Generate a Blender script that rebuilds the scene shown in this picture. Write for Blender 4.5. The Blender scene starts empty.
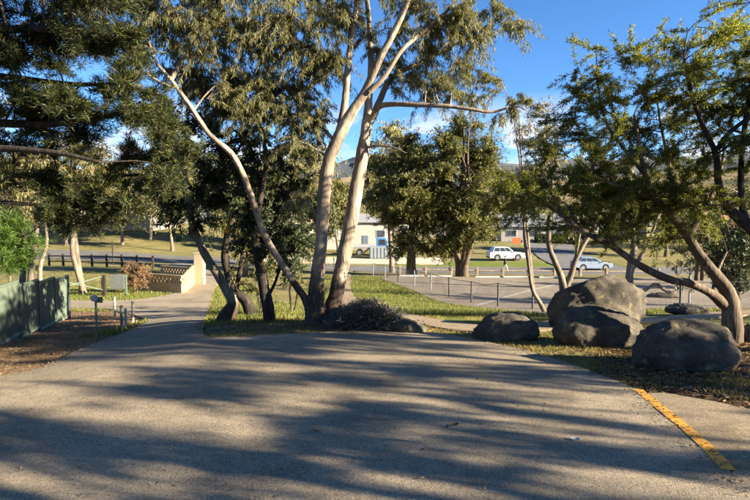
import bpy, bmesh, math, random
import numpy as np
from mathutils import Vector, Matrix
from mathutils.geometry import delaunay_2d_cdt

S = bpy.context.scene
COL = S.collection
R = math.radians
rng = np.random.default_rng(7)
random.seed(7)

# ------------------------------------------------------------------ camera
F = 542.0
CAMZ = 1.6
PITCH = math.atan(35.0 / F)
cam = bpy.data.cameras.new('camera')
camo = bpy.data.objects.new('camera', cam)
COL.objects.link(camo)
camo.location = (0, 0, CAMZ)
camo.rotation_euler = (math.pi / 2 - PITCH, 0, 0)
cam.lens = 36.0 * F / 750.0
cam.clip_start = 0.05
cam.clip_end = 20000
S.camera = camo

# ------------------------------------------------------------------ sky, sun, exposure
SUN_EL = R(19)
SUN_BACK = R(19)           # the sun stands to the right and a little behind the camera
sdir = Vector((math.cos(SUN_BACK) * math.cos(SUN_EL), -math.sin(SUN_BACK) * math.cos(SUN_EL), math.sin(SUN_EL)))
W = bpy.data.worlds.new('World')
S.world = W
W.use_nodes = True
nt = W.node_tree
nt.nodes.clear()
out = nt.nodes.new('ShaderNodeOutputWorld')
bg = nt.nodes.new('ShaderNodeBackground')
sky = nt.nodes.new('ShaderNodeTexSky')
sky.sky_type = 'NISHITA'
sky.sun_disc = False
sky.sun_elevation = SUN_EL
sky.sun_rotation = math.atan2(sdir.x, sdir.y)
sky.altitude = 600
sky.air_density = 0.7
sky.dust_density = 0.0
sky.ozone_density = 4.0
bg.inputs['Strength'].default_value = 0.055
# a few low cumulus clouds all round the horizon
tc = nt.nodes.new('ShaderNodeTexCoord')
sep = nt.nodes.new('ShaderNodeSeparateXYZ')
nt.links.new(tc.outputs['Generated'], sep.inputs[0])
mp = nt.nodes.new('ShaderNodeMapping')
mp.inputs['Location'].default_value = (5.5, 5.1, 1.4)
mp.inputs['Scale'].default_value = (1, 1, 2.6)
nt.links.new(tc.outputs['Generated'], mp.inputs[0])
cn = nt.nodes.new('ShaderNodeTexNoise')
cn.inputs['Scale'].default_value = 5.5
cn.inputs['Detail'].default_value = 7
cn.inputs['Roughness'].default_value = 0.58
nt.links.new(mp.outputs[0], cn.inputs['Vector'])
cr = nt.nodes.new('ShaderNodeMapRange')
cr.inputs['From Min'].default_value = 0.49
cr.inputs['From Max'].default_value = 0.58
nt.links.new(cn.outputs['Fac'], cr.inputs['Value'])
zr = nt.nodes.new('ShaderNodeMapRange')
zr.inputs['From Min'].default_value = 0.21
zr.inputs['From Max'].default_value = 0.14
nt.links.new(sep.outputs['Z'], zr.inputs['Value'])
mul = nt.nodes.new('ShaderNodeMath'); mul.operation = 'MULTIPLY'
nt.links.new(cr.outputs[0], mul.inputs[0]); nt.links.new(zr.outputs[0], mul.inputs[1])
mul2 = nt.nodes.new('ShaderNodeMath'); mul2.operation = 'MULTIPLY'; mul2.inputs[1].default_value = 0.85
nt.links.new(mul.outputs[0], mul2.inputs[0])
cm = nt.nodes.new('ShaderNodeMix'); cm.data_type = 'RGBA'
cm.inputs['B'].default_value = (3.9, 3.95, 4.1, 1)
nt.links.new(mul2.outputs[0], cm.inputs['Factor'])
hs = nt.nodes.new('ShaderNodeHueSaturation')
hs.inputs['Saturation'].default_value = 1.1
nt.links.new(sky.outputs[0], hs.inputs['Color'])
nt.links.new(hs.outputs[0], cm.inputs['A'])
nt.links.new(cm.outputs['Result'], bg.inputs[0])
nt.links.new(bg.outputs[0], out.inputs[0])

sl = bpy.data.lights.new('sun', 'SUN')
sl.energy = 5.0
sl.angle = R(0.53)
sl.color = (1.0, 0.88, 0.67)
slo = bpy.data.objects.new('sun', sl)
COL.objects.link(slo)
slo.rotation_euler = (-sdir).to_track_quat('-Z', 'Y').to_euler()
slo.location = sdir * 60

S.view_settings.view_transform = 'Standard'
S.view_settings.look = 'None'
S.view_settings.gamma = 1.0
S.view_settings.use_curve_mapping = False
S.view_settings.exposure = 2.42
S.render.engine = 'CYCLES'
S.cycles.max_bounces = 5
S.cycles.diffuse_bounces = 3
S.cycles.transmission_bounces = 3
S.cycles.transparent_max_bounces = 8

# ------------------------------------------------------------------ geometry of the place
cP, sP = math.cos(PITCH), math.sin(PITCH)


def P(x, row, d):
    """point at distance d (metres along +Y) seen in direction (x, row) of the 750x500 picture"""
    u = (x - 375.0) / F
    v = (250.0 - row) / F
    Y = cP + v * sP
    Z = v * cP - sP
    k = d / Y
    return np.array((u * k, d, CAMZ + Z * k))


TX = np.array([-150, 0, 110, 200, 300, 400, 500, 620, 750, 900], float)
TU = (TX - 375.0) / F
TD = np.array([0, 6, 10, 13, 16, 20, 26, 33, 42, 50, 58, 68, 80, 100, 140, 220], float)
TZ = np.array([
    [0, -.42, -1.0, -1.35, -1.6, -1.95, -2.3, -2.6, -2.9, -3.1, -3.4, -3.5, -2.8, -1.0, 2, 9],
    [0, -.42, -1.0, -1.35, -1.6, -1.95, -2.3, -2.6, -2.9, -3.1, -3.4, -3.5, -2.8, -1.0, 2, 9],
    [0, -.38, -.82, -1.2, -1.5, -1.9, -2.25, -2.6, -2.9, -3.1, -3.5, -3.6, -3.0, -1.0, 2, 8],
    [0, -.36, -.62, -.97, -1.38, -1.87, -2.3, -2.65, -3.0, -3.3, -3.7, -3.9, -3.6, -1.5, 1, 6],
    [0, -.36, -.6, -.86, -1.3, -1.87, -2.5, -2.75, -3.1, -3.6, -4.2, -4.6, -4.4, -3.0, -1, 4],
    [0, -.36, -.6, -.86, -1.3, -1.86, -2.55, -2.85, -3.2, -3.8, -4.5, -4.7, -4.4, -3.3, -2, 3],
    [0, -.36, -.6, -.88, -1.33, -1.95, -2.65, -2.95, -3.3, -3.95, -4.6, -4.7, -4.3, -3.3, -2, 3],
    [0, -.36, -.58, -.85, -1.3, -1.95, -2.7, -3.0, -3.35, -4.0, -4.6, -4.7, -4.5, -3.8, -2.5, 2],
    [0, -.30, -.48, -.75, -1.2, -1.9, -2.7, -3.0, -3.4, -4.0, -4.6, -4.7, -4.6, -4.0, -2.5, 2],
    [0, -.28, -.45, -.70, -1.1, -1.8, -2.6, -3.0, -3.4, -4.0, -4.6, -4.7, -4.6, -4.0, -2.5, 2]])


def H(X, Y):
    """ground height"""
    X = np.asarray(X, float); Y = np.asarray(Y, float)
    Yc = np.clip(Y, 0, 219.9)
    u = np.clip(X / np.maximum(Yc, 5.0), TU[0], TU[-1] - 1e-6)
    i = np.clip(np.searchsorted(TU, u, side='right') - 1, 0, len(TU) - 2)
    a = (u - TU[i]) / (TU[i + 1] - TU[i])
    a = a * a * (3 - 2 * a)
    j = np.clip(np.searchsorted(TD, Yc, side='right') - 1, 0, len(TD) - 2)
    h = TD[j + 1] - TD[j]
    t = (Yc - TD[j]) / h

    def col(c):   # monotone-ish cubic along distance
        z0, z1 = TZ[c, j], TZ[c, j + 1]
        jm = np.maximum(j - 1, 0); jp = np.minimum(j + 2, len(TD) - 1)
        m0 = (z1 - TZ[c, jm]) / (TD[j + 1] - TD[jm])
        m1 = (TZ[c, jp] - z0) / (TD[jp] - TD[j])
        return ((2 * t**3 - 3 * t**2 + 1) * z0 + (t**3 - 2 * t**2 + t) * h * m0
                + (-2 * t**3 + 3 * t**2) * z1 + (t**3 - t**2) * h * m1)
    z = col(i) * (1 - a) + col(i + 1) * a
    z = z + np.where(Y < 0, -0.05 * np.maximum(Y, -40), 0)
    return z


def Hf(x, y):
    return float(H(x, y))


def G(x, row):
    """where the line of sight (x,row) meets the ground"""
    ds = np.concatenate([np.arange(1.5, 30, 0.05), np.arange(30, 150, 0.25)])
    u = (x - 375.0) / F; v = (250.0 - row) / F
    Y = cP + v * sP; Z = v * cP - sP
    xs = u / Y * ds; zs = CAMZ + Z / Y * ds
    hit = np.nonzero(zs <= H(xs, ds))[0]
    d = ds[hit[0]] if len(hit) else 150.0
    X = u / Y * d
    return np.array((X, d, Hf(X, d)))


# ------------------------------------------------------------------ helpers: objects
def tag(o, label=None, cat=None, group=None, kind=None):
    if label: o['label'] = label
    if cat: o['category'] = cat
    if group: o['group'] = group
    if kind: o['kind'] = kind
    return o


def empty(name, loc=(0, 0, 0), rz=0.0):
    o = bpy.data.objects.new(name, None)
    COL.objects.link(o)
    o.location = loc
    o.rotation_euler = (0, 0, rz)
    o.empty_display_size = 0.2
    return o


def link(name, me, mat=None, parent=None):
    o = bpy.data.objects.new(name, me)
    COL.objects.link(o)
    if mat is not None and not me.materials:
        me.materials.append(mat)
    if parent is not None:
        o.parent = parent
    return o


def mesh_np(name, V, Fc, mat=None, parent=None, smooth=False, off=None):
    """V (n,3), Fc (m,k) one polygon size, or list of such arrays"""
    V = np.asarray(V, np.float32)
    if off is not None:
        V = V - np.asarray(off, np.float32)
    me = bpy.data.meshes.new(name)
    Fl = Fc if isinstance(Fc, list) else [Fc]
    Fl = [np.asarray(f, np.int32) for f in Fl if len(f)]
    me.vertices.add(len(V))
    me.vertices.foreach_set('co', V.ravel())
    loops = np.concatenate([f.ravel() for f in Fl])
    starts = []; tot = []; s = 0
    for f in Fl:
        n, k = f.shape
        starts.append(s + np.arange(n) * k); tot.append(np.full(n, k)); s += n * k
    me.loops.add(len(loops))
    me.loops.foreach_set('vertex_index', loops)
    starts = np.concatenate(starts).astype(np.int32)
    me.polygons.add(len(starts))
    me.polygons.foreach_set('loop_start', starts)
    if smooth:
        me.polygons.foreach_set('use_smooth', np.ones(len(starts), bool))
    me.update(calc_edges=True)
    return link(name, me, mat, parent)


class MB:
    """collects boxes, tubes and polygons into one mesh"""
    def __init__(s):
        s.v = []; s.f = []

    def add(s, V, Fc):
        n = len(s.v)
        s.v.extend([tuple(map(float, p)) for p in V])
        s.f.extend([tuple(int(i) + n for i in f) for f in Fc])
        return s

    def box(s, c, size, rz=0.0, taper=1.0):
        hx, hy, hz = size[0] / 2, size[1] / 2, size[2] / 2
        ca, sa = math.cos(rz), math.sin(rz)
        V = []
        for z in (-1, 1):
            t = taper if z > 0 else 1.0
            for (x, y) in ((-1, -1), (1, -1), (1, 1), (-1, 1)):
                px, py = x * hx * t, y * hy * t
                V.append((c[0] + px * ca - py * sa, c[1] + px * sa + py * ca, c[2] + z * hz))
        return s.add(V, [(3, 2, 1, 0), (4, 5, 6, 7), (0, 1, 5, 4), (1, 2, 6, 5), (2, 3, 7, 6), (3, 0, 4, 7)])

    def tube(s, a, b, r, k=8, r2=None):
        a = Vector(a); b = Vector(b); r2 = r if r2 is None else r2
        w = (b - a).normalized()
        q = w.orthogonal().normalized(); e = w.cross(q)
        V = []
        for p, rr in ((a, r), (b, r2)):
            for i in range(k):
                t = 2 * math.pi * i / k
                V.append(p + (q * math.cos(t) + e * math.sin(t)) * rr)
        Fc = [(i, (i + 1) % k, k + (i + 1) % k, k + i) for i in range(k)]
        Fc += [tuple(range(k - 1, -1, -1)), tuple(range(k, 2 * k))]
        return s.add(V, Fc)

    def prism(s, pts, axis, t0, t1):
        """pts 2D outline extruded along axis 'x' (pts = y,z) or 'y' (pts = x,z) or 'z'"""
        n = len(pts); V = []
        for t in (t0, t1):
            for (a, b) in pts:
                V.append((t, a, b) if axis == 'x' else (a, t, b) if axis == 'y' else (a, b, t))
        Fc = [(i, (i + 1) % n, n + (i + 1) % n, n + i) for i in range(n)]
        Fc += [tuple(range(n - 1, -1, -1)), tuple(range(n, 2 * n))]
        return s.add(V, Fc)

    def build(s, name, mat=None, parent=None, smooth=False, bevel=0.0):
        me = bpy.data.meshes.new(name)
        me.from_pydata(s.v, [], s.f)
        bm = bmesh.new(); bm.from_mesh(me)
        bmesh.ops.recalc_face_normals(bm, faces=bm.faces)
        if bevel > 0:
            bmesh.ops.bevel(bm, geom=list(bm.edges), offset=bevel, segments=1, affect='EDGES', clamp_overlap=True)
        bm.to_mesh(me); bm.free()
        if smooth:
            me.polygons.foreach_set('use_smooth', np.ones(len(me.polygons), bool))
        return link(name, me, mat, parent)


# ------------------------------------------------------------------ helpers: materials
def mat_new(name, rough=0.8, spec=0.3):
    m = bpy.data.materials.new(name)
    m.use_nodes = True
    b = m.node_tree.nodes['Principled BSDF']
    b.inputs['Roughness'].default_value = rough
    b.inputs['Specular IOR Level'].default_value = spec
    return m, m.node_tree, b


def N(t, kind, **kw):
    n = t.nodes.new(kind)
    for k, v in kw.items():
        if k in n.inputs: n.inputs[k].default_value = v
        else: setattr(n, k, v)
    return n


def ramp(t, src, stops):
    r = t.nodes.new('ShaderNodeValToRGB')
    e = r.color_ramp.elements
    while len(e) < len(stops): e.new(0.5)
    for i, (p, c) in enumerate(stops):
        e[i].position = p; e[i].color = (*c, 1)
    t.links.new(src, r.inputs[0])
    return r


def coords(t, scale=(1, 1, 1)):
    c = t.nodes.new('ShaderNodeTexCoord')
    m = t.nodes.new('ShaderNodeMapping')
    m.inputs['Scale'].default_value = scale
    t.links.new(c.outputs['Object'], m.inputs[0])
    return m.outputs[0]


def noise(t, vec, scale, detail=4, rough=0.55):
    n = N(t, 'ShaderNodeTexNoise')
    n.inputs['Scale'].default_value = scale
    n.inputs['Detail'].default_value = detail
    n.inputs['Roughness'].default_value = rough
    t.links.new(vec, n.inputs['Vector'])
    return n.outputs['Fac']


def mixc(t, fac, a, b, blend='MIX'):
    m = t.nodes.new('ShaderNodeMix'); m.data_type = 'RGBA'; m.blend_type = blend
    for s, v in (('Factor', fac), ('A', a), ('B', b)):
        sock = [i for i in m.inputs if i.name == s and (s == 'Factor' and i.type == 'VALUE' or i.type == 'RGBA')][0]
        if isinstance(v, (int, float)): sock.default_value = v
        elif isinstance(v, tuple): sock.default_value = (*v, 1)
        else: t.links.new(v, sock)
    return [o for o in m.outputs if o.type == 'RGBA'][0]


def bump(t, b, h, strength=0.4, dist=0.02):
    n = t.nodes.new('ShaderNodeBump')
    n.inputs['Strength'].default_value = strength
    n.inputs['Distance'].default_value = dist
    t.links.new(h, n.inputs['Height'])
    t.links.new(n.outputs[0], b.inputs['Normal'])


def plain(name, col, rough=0.6, var=0.15, scale=6.0, metal=0.0, spec=0.3):
    m, t, b = mat_new(name, rough, spec)
    v = coords(t)
    f = noise(t, v, scale, 5, 0.6)
    r = ramp(t, f, [(0.3, tuple(c * (1 - var) for c in col)), (0.7, tuple(min(1, c * (1 + var)) for c in col))])
    t.links.new(r.outputs[0], b.inputs['Base Color'])
    b.inputs['Metallic'].default_value = metal
    return m


def leaf_mat(name, c0, c1, c2, trans=0.35, rough=0.55):
    m = bpy.data.materials.new(name); m.use_nodes = True
    t = m.node_tree
    b = t.nodes['Principled BSDF']
    o = t.nodes['Material Output']
    g = N(t, 'ShaderNodeNewGeometry')
    r = ramp(t, g.outputs['Random Per Island'], [(0.0, c0), (0.55, c1), (1.0, c2)])
    v = coords(t)
    f = noise(t, v, 0.9, 2)
    rr = ramp(t, f, [(0.3, (0.75, 0.75, 0.75)), (0.7, (1.2, 1.15, 1.0))])
    c = mixc(t, 1.0, r.outputs[0], rr.outputs[0], 'MULTIPLY')
    t.links.new(c, b.inputs['Base Color'])
    b.inputs['Roughness'].default_value = rough
    b.inputs['Specular IOR Level'].default_value = 0.35
    tr = N(t, 'ShaderNodeBsdfTranslucent')
    c2_ = mixc(t, 1.0, c, (1.25, 1.3, 0.55), 'MULTIPLY')
    t.links.new(c2_, tr.inputs[0])
    ms = N(t, 'ShaderNodeMixShader')
    ms.inputs[0].default_value = trans
    t.links.new(b.outputs[0], ms.inputs[1]); t.links.new(tr.outputs[0], ms.inputs[2])
    t.links.new(ms.outputs[0], o.inputs[0])
    return m


def bark_mat(name, light, mid, dark, zlow=None, zspan=0.8, low=(0.06, 0.035, 0.022), vscale=0.25, rough=0.85, scale=9):
    """smooth gum bark in patches, with a stocking of rough dark bark below zlow"""
    m, t, b = mat_new(name, rough, 0.2)
    v = coords(t, (1, 1, vscale))
    f = noise(t, v, scale, 6, 0.62)
    r = ramp(t, f, [(0.28, dark), (0.46, mid), (0.62, light)])
    v2 = coords(t, (1, 1, 0.12))
    f2 = noise(t, v2, 26, 4, 0.6)
    c = mixc(t, 0.55, r.outputs[0], ramp(t, f2, [(0.3, (0.55, 0.5, 0.45)), (0.65, (1.1, 1.08, 1.05))]).outputs[0], 'MULTIPLY')
    f3 = noise(t, coords(t, (1, 1, 0.3)), scale * 0.42, 3, 0.5)
    c = mixc(t, ramp(t, f3, [(0.47, (0, 0, 0)), (0.54, (0.75, 0.75, 0.75))]).outputs[0], c, mixc(t, 0.5, mid, dark))
    f4 = noise(t, coords(t, (1, 1, 0.16)), scale * 1.6, 5, 0.6)
    c = mixc(t, ramp(t, f4, [(0.58, (0, 0, 0)), (0.62, (0.7, 0.7, 0.7))]).outputs[0], c, tuple(x * 0.75 for x in dark))
    if zlow is not None:
        tcn = N(t, 'ShaderNodeTexCoord'); sx = N(t, 'ShaderNodeSeparateXYZ')
        t.links.new(tcn.outputs['Object'], sx.inputs[0])
        nz = noise(t, coords(t, (1, 1, 0.35)), 5, 4)
        ad = N(t, 'ShaderNodeMath', operation='MULTIPLY_ADD')
        t.links.new(nz, ad.inputs[0]); ad.inputs[1].default_value = -1.6 * zspan
        t.links.new(sx.outputs['Z'], ad.inputs[2])
        mr = N(t, 'ShaderNodeMapRange')
        mr.inputs['From Min'].default_value = zlow - 0.8 * zspan - 0.12
        mr.inputs['From Max'].default_value = zlow - 0.8 * zspan + 0.12
        t.links.new(ad.outputs[0], mr.inputs['Value'])
        lowc = ramp(t, f2, [(0.3, tuple(x * 0.45 for x in low)), (0.7, tuple(x * 1.9 for x in low))]).outputs[0]
        c = mixc(t, mr.outputs[0], lowc, c)
    t.links.new(c, b.inputs['Base Color'])
    ad2 = N(t, 'ShaderNodeMath', operation='ADD')
    t.links.new(f, ad2.inputs[0]); t.links.new(f2, ad2.inputs[1])
    bump(t, b, ad2.outputs[0], 0.55, 0.02)
    return m


# asphalt with exposed stones
def asphalt(name, base, var, stone=160, specks=(0.38, 0.34, 0.3), bumps=0.5):
    m, t, b = mat_new(name, 0.9, 0.25)
    v = coords(t)
    big = noise(t, v, 0.55, 5, 0.6)
    mid = noise(t, v, 6.0, 5, 0.65)
    vo = N(t, 'ShaderNodeTexVoronoi'); vo.inputs['Scale'].default_value = stone
    t.links.new(v, vo.inputs['Vector'])
    c0 = ramp(t, big, [(0.3, tuple(x * (1 - var) for x in base)), (0.7, tuple(x * (1 + var) for x in base))]).outputs[0]
    c1 = mixc(t, 0.6, c0, ramp(t, mid, [(0.3, (0.72, 0.72, 0.74)), (0.7, (1.2, 1.18, 1.15))]).outputs[0], 'MULTIPLY')
    sp = N(t, 'ShaderNodeSeparateColor'); t.links.new(vo.outputs['Color'], sp.inputs[0])
    sr = ramp(t, sp.outputs[0], [(0.0, (0.35, 0.34, 0.34)), (0.5, (0.95, 0.95, 0.95)), (0.85, (1.2, 1.18, 1.12)), (1.0, (1.9, 1.8, 1.6))])
    c2 = mixc(t, 0.75, c1, sr.outputs[0], 'MULTIPLY')
    vo2 = N(t, 'ShaderNodeTexVoronoi'); vo2.inputs['Scale'].default_value = stone * 0.36
    t.links.new(v, vo2.inputs['Vector'])
    sp2 = N(t, 'ShaderNodeSeparateColor'); t.links.new(vo2.outputs['Color'], sp2.inputs[0])
    sr2 = ramp(t, sp2.outputs[1], [(0.0, (0.5, 0.5, 0.5)), (0.25, (1.0, 1.0, 1.0)), (0.8, (1.0, 1.0, 1.0)), (1.0, (1.35, 1.3, 1.2))])
    c2 = mixc(t, 0.8, c2, sr2.outputs[0], 'MULTIPLY')
    st_ = noise(t, v, 0.9, 7, 0.72)
    c2 = mixc(t, 0.7, c2, ramp(t, st_, [(0.36, (0.62, 0.6, 0.58)), (0.47, (1.0, 1.0, 1.0)), (0.62, (1.0, 1.0, 1.0)), (0.7, (1.22, 1.2, 1.16))]).outputs[0], 'MULTIPLY')
    # faint wander of cracks and old damp marks
    wn = noise(t, v, 1.6, 6, 0.7)
    ck = ramp(t, wn, [(0.492, (1, 1, 1)), (0.5, (0.62, 0.6, 0.58)), (0.508, (1, 1, 1))])
    c3 = mixc(t, 0.35, c2, ck.outputs[0], 'MULTIPLY')
    t.links.new(c3, b.inputs['Base Color'])
    bump(t, b, vo.outputs['Distance'], bumps, 0.006)
    return m


M = {}
M['driveway'] = asphalt('driveway_asphalt', (0.268, 0.220, 0.158), 0.22, 190)
M['road'] = asphalt('road_asphalt', (0.135, 0.13, 0.13), 0.15, 60)
M['carpark'] = asphalt('carpark_asphalt', (0.21, 0.175, 0.135), 0.18, 60)
M['concrete'] = asphalt('concrete', (0.27, 0.208, 0.138), 0.12, 190, bumps=0.25)

# ------------------------------------------------------------------ sheets draped on the ground
SHEETS = []     # polygons (XY) that the soil keeps below


def inside(poly, X, Y):
    c = np.zeros(np.shape(X), bool)
    n = len(poly)
    for i in range(n):
        x0, y0 = poly[i]; x1, y1 = poly[(i + 1) % n]
        if y0 == y1: continue
        k = ((y0 > Y) != (y1 > Y)) & (X < (x1 - x0) * (Y - y0) / (y1 - y0) + x0)
        c ^= k
    return c


def resample(poly, step, closed=True, smooth=True):
    p = np.array([q[:2] for q in poly], float)
    n = len(p); outp = []
    for i in range(n if closed else n - 1):
        a, b = p[i], p[(i + 1) % n]
        L = np.linalg.norm(b - a)
        k = max(1, int(round(L / step)))
        if smooth and closed is None: pass
        p0 = p[(i - 1) % n] if (closed or i > 0) else a
        p3 = p[(i + 2) % n] if (closed or i < n - 2) else b
        for j in range(k):
            t = j / k
            if smooth:
                q = 0.5 * ((2 * a) + (-p0 + b) * t + (2 * p0 - 5 * a + 4 * b - p3) * t * t + (-p0 + 3 * a - 3 * b + p3) * t**3)
            else:
                q = a + (b - a) * t
            outp.append(q)
    if not closed: outp.append(p[-1])
    return np.array(outp)


def sheet(name, poly, step, off, mat, skirt=0.18, rag=0.0, smooth=True, jit=None):
    b = resample(poly, step * 0.7, True, smooth)
    if rag > 0:
        nb = len(b)
        k = np.convolve(np.concatenate([rng.normal(size=nb)] * 3), np.ones(3) / 3, 'same')[nb:2 * nb]
        tan = np.roll(b, -1, 0) - np.roll(b, 1, 0)
        tan /= np.maximum(np.linalg.norm(tan, axis=1, keepdims=True), 1e-6)
        b = b + np.stack([-tan[:, 1], tan[:, 0]], 1) * (k * rag)[:, None]
    SHEETS.append([tuple(q) for q in b])
    x0, y0 = b.min(0); x1, y1 = b.max(0)
    gx, gy = np.meshgrid(np.arange(x0 + step / 2, x1, step), np.arange(y0 + step / 2, y1, step))
    gx = gx.ravel(); gy = gy.ravel()
    k = inside(b, gx, gy)
    gx, gy = gx[k], gy[k]
    # keep grid points clear of the border
    dm = np.min(np.hypot(gx[:, None] - b[None, :, 0], gy[:, None] - b[None, :, 1]), axis=1) if len(gx) else gx
    gx, gy = gx[dm > step * 0.35], gy[dm > step * 0.35]
    pts = [Vector(q) for q in b] + [Vector((x, y)) for x, y in zip(gx, gy)]
    n = len(b)
    v, e, f, *_ = delaunay_2d_cdt(pts, [(i, (i + 1) % n) for i in range(n)], [], 1, 1e-5)
    xy = np.array([tuple(q) for q in v])
    V = np.column_stack([xy, H(xy[:, 0], xy[:, 1]) + off])
    faces = [tuple(q) for q in f]
    me = bpy.data.meshes.new(name)
    bz = H(b[:, 0], b[:, 1]) + off
    nv = len(V)
    V = np.vstack([V, np.column_stack([b, bz]), np.column_stack([b, bz - skirt])])
    faces += [(nv + i, nv + (i + 1) % n, nv + n + (i + 1) % n, nv + n + i) for i in range(n)]
    me.from_pydata(V.tolist(), [], faces)
    bm = bmesh.new(); bm.from_mesh(me)
    bmesh.ops.remove_doubles(bm, verts=bm.verts, dist=1e-4)
    bmesh.ops.recalc_face_normals(bm, faces=bm.faces)
    up = sum(1 for q in bm.faces if q.normal.z > 0.5); dn = sum(1 for q in bm.faces if q.normal.z < -0.5)
    if dn > up: bmesh.ops.reverse_faces(bm, faces=bm.faces)
    bm.to_mesh(me); bm.free()
    return tag(link(name, me, mat), kind='structure')


def px(*pts):
    return [tuple(G(x, r)[:2]) for x, r in pts]


# foreground driveway, running off down the left as a sealed path
left_edge = px((35, 371), (75, 353), (110, 339), (138, 327), (146, 320))
branch = px((116, 311.5), (70, 309))
b0 = np.array(branch[-1])
right_edge = px((211, 300), (206, 318), (203, 331), (213, 338.5), (258, 337), (350, 333), (432, 334.5), (492, 345), (553, 360), (598, 377), (644, 395), (693, 434), (737, 475))
drive_poly = ([(-16, -12), (-16, 2.5), (-9.5, 4.7), (-6.6, 5.6), (-5.25, 6.5)] + left_edge + branch + [(b0[0] - 9, b0[1] + 0.5), (b0[0] - 9, b0[1] + 3.4)]
              + px((75, 301), (122, 301), (162, 296.5), (190, 288), (203, 279)) + [(-21.5, 56.5), (-18.5, 56.5)] + px((216, 279), (214, 290)) + right_edge
              + [(2.45, 3.0), (2.25, 1.5), (2.05, -12)])
sheet('driveway', drive_poly, 0.5, 0.03, M['driveway'], rag=0.012)

# concrete slab behind the yellow line
slab = px((639, 395), (685, 436), (726, 477)) + [(2.30, 3.0), (2.05, 1.5), (1.85, -12), (4.6, -12), (4.6, 3.0)] + px((753, 412), (700, 402), (665, 396))
sheet('concrete_apron', slab, 0.4, 0.022, M['concrete'], rag=0.01)

# sealed foot path crossing the slope below
def strip(cl, w):
    c = resample(cl, 0.8, False)
    t = np.gradient(c, axis=0); t /= np.linalg.norm(t, axis=1, keepdims=True)
    nrm = np.column_stack([-t[:, 1], t[:, 0]])
    a = c + nrm * w / 2; b = c - nrm * w / 2
    return [tuple(q) for q in a] + [tuple(q) for q in b[::-1]]


fp = px((348, 271), (343, 286), (350, 302), (390, 315), (445, 325), (500, 331.5)) + [(4.2, 11.4), (6.2, 11.6), (8.6, 12.6), (14, 13.8)]
sheet('foot_path', strip(fp, 0.95), 0.6, 0.03, M['concrete'], rag=0.012, smooth=False)

cpk = px((381, 279), (415, 292), (449, 304.5), (499, 311), (545, 316)) + [(9, 21.5), (16, 20.5), (34, 22), (44, 38), (30, 43)] + \
    px((640, 278), (560, 279.5), (500, 278.5), (440, 277), (400, 275.5))
sheet('car_park', cpk, 0.9, 0.035, M['carpark'], smooth=False)

road_c = [(-150, 86), (-90, 78), (-45, 70), (-20, 64.5), (0, 60.5), (20, 59.5), (45, 61), (110, 70)]
sheet('road', strip(road_c, 10.5), 1.3, 0.06, M['road'], smooth=False)
side_c = [(26, 62), (27, 76), (31, 95), (40, 125), (52, 160)]
sheet('side_street', strip(side_c, 7.5), 1.6, 0.064, M['road'], smooth=False)
yard_c = [(-15, 74), (0, 73.5), (9, 73)]
sheet('gravel_yard', strip(yard_c, 8), 1.3, 0.05, plain('gravel', (0.40, 0.34, 0.26), 0.95, 0.2, 12), smooth=False)

# ------------------------------------------------------------------ ground
def axis(lim_lo, lim_hi, steps):
    """steps: list of (upto |t|, step)"""
    a = [0.0]
    while a[-1] < lim_hi:
        s = next(st for lim, st in steps if a[-1] < lim)
        a.append(a[-1] + s)
    b = [0.0]
    while b[-1] > lim_lo:
        s = next(st for lim, st in steps if -b[-1] < lim)
        b.append(b[-1] - s)
    return np.array(b[:0:-1] + a)


gxs = axis(-420, 420, [(12, 0.26), (30, 0.7), (90, 1.6), (160, 5), (999, 20)])
gys = axis(-60, 420, [(26, 0.26), (85, 0.8), (130, 2), (220, 5), (999, 20)])
gys = gys[(gys > 0) | (np.arange(len(gys)) % 4 == 0)]
GX, GY = np.meshgrid(gxs, gys)
GZ = H(GX, GY)
sunk = np.zeros(GX.shape, bool)
for poly in SHEETS:
    p = np.array(poly)
    x0, y0 = p.min(0); x1, y1 = p.max(0)
    k = (GX >= x0) & (GX <= x1) & (GY >= y0) & (GY <= y1)
    if k.any():
        ins = inside(poly, GX[k], GY[k])
        tmp = np.zeros(k.sum(), bool); tmp[ins] = True
        sunk[k] |= tmp
GZ = GZ + np.where(sunk, -0.10, rng.normal(0, 0.006, GX.shape)) 
far = np.clip((GY - 220) / 200, 0, 1) 
GZ += far * 6
ny, nx = GX.shape
idx = np.arange(nx * ny).reshape(ny, nx)
quads = np.stack([idx[:-1, :-1], idx[:-1, 1:], idx[1:, 1:], idx[1:, :-1]], -1).reshape(-1, 4)

# zones of the surface: bark mulch, lush grass, leaf litter
def blob_mask(x, y, cx, cy, rx, ry, rot=0.0):
    ca, sa = math.cos(rot), math.sin(rot)
    dx, dy = x - cx, y - cy
    a = (dx * ca + dy * sa) / rx; b = (-dx * sa + dy * ca) / ry
    return np.clip(1.6 - 1.3 * np.sqrt(a * a + b * b), 0, 1)


gxv, gyv = GX.ravel(), GY.ravel()
uu = gxv / np.maximum(gyv, 3)
pxx = uu * F + 375
mulch = np.zeros(len(gxv)); lush = np.zeros(len(gxv)); litter = np.zeros(len(gxv))
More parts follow.
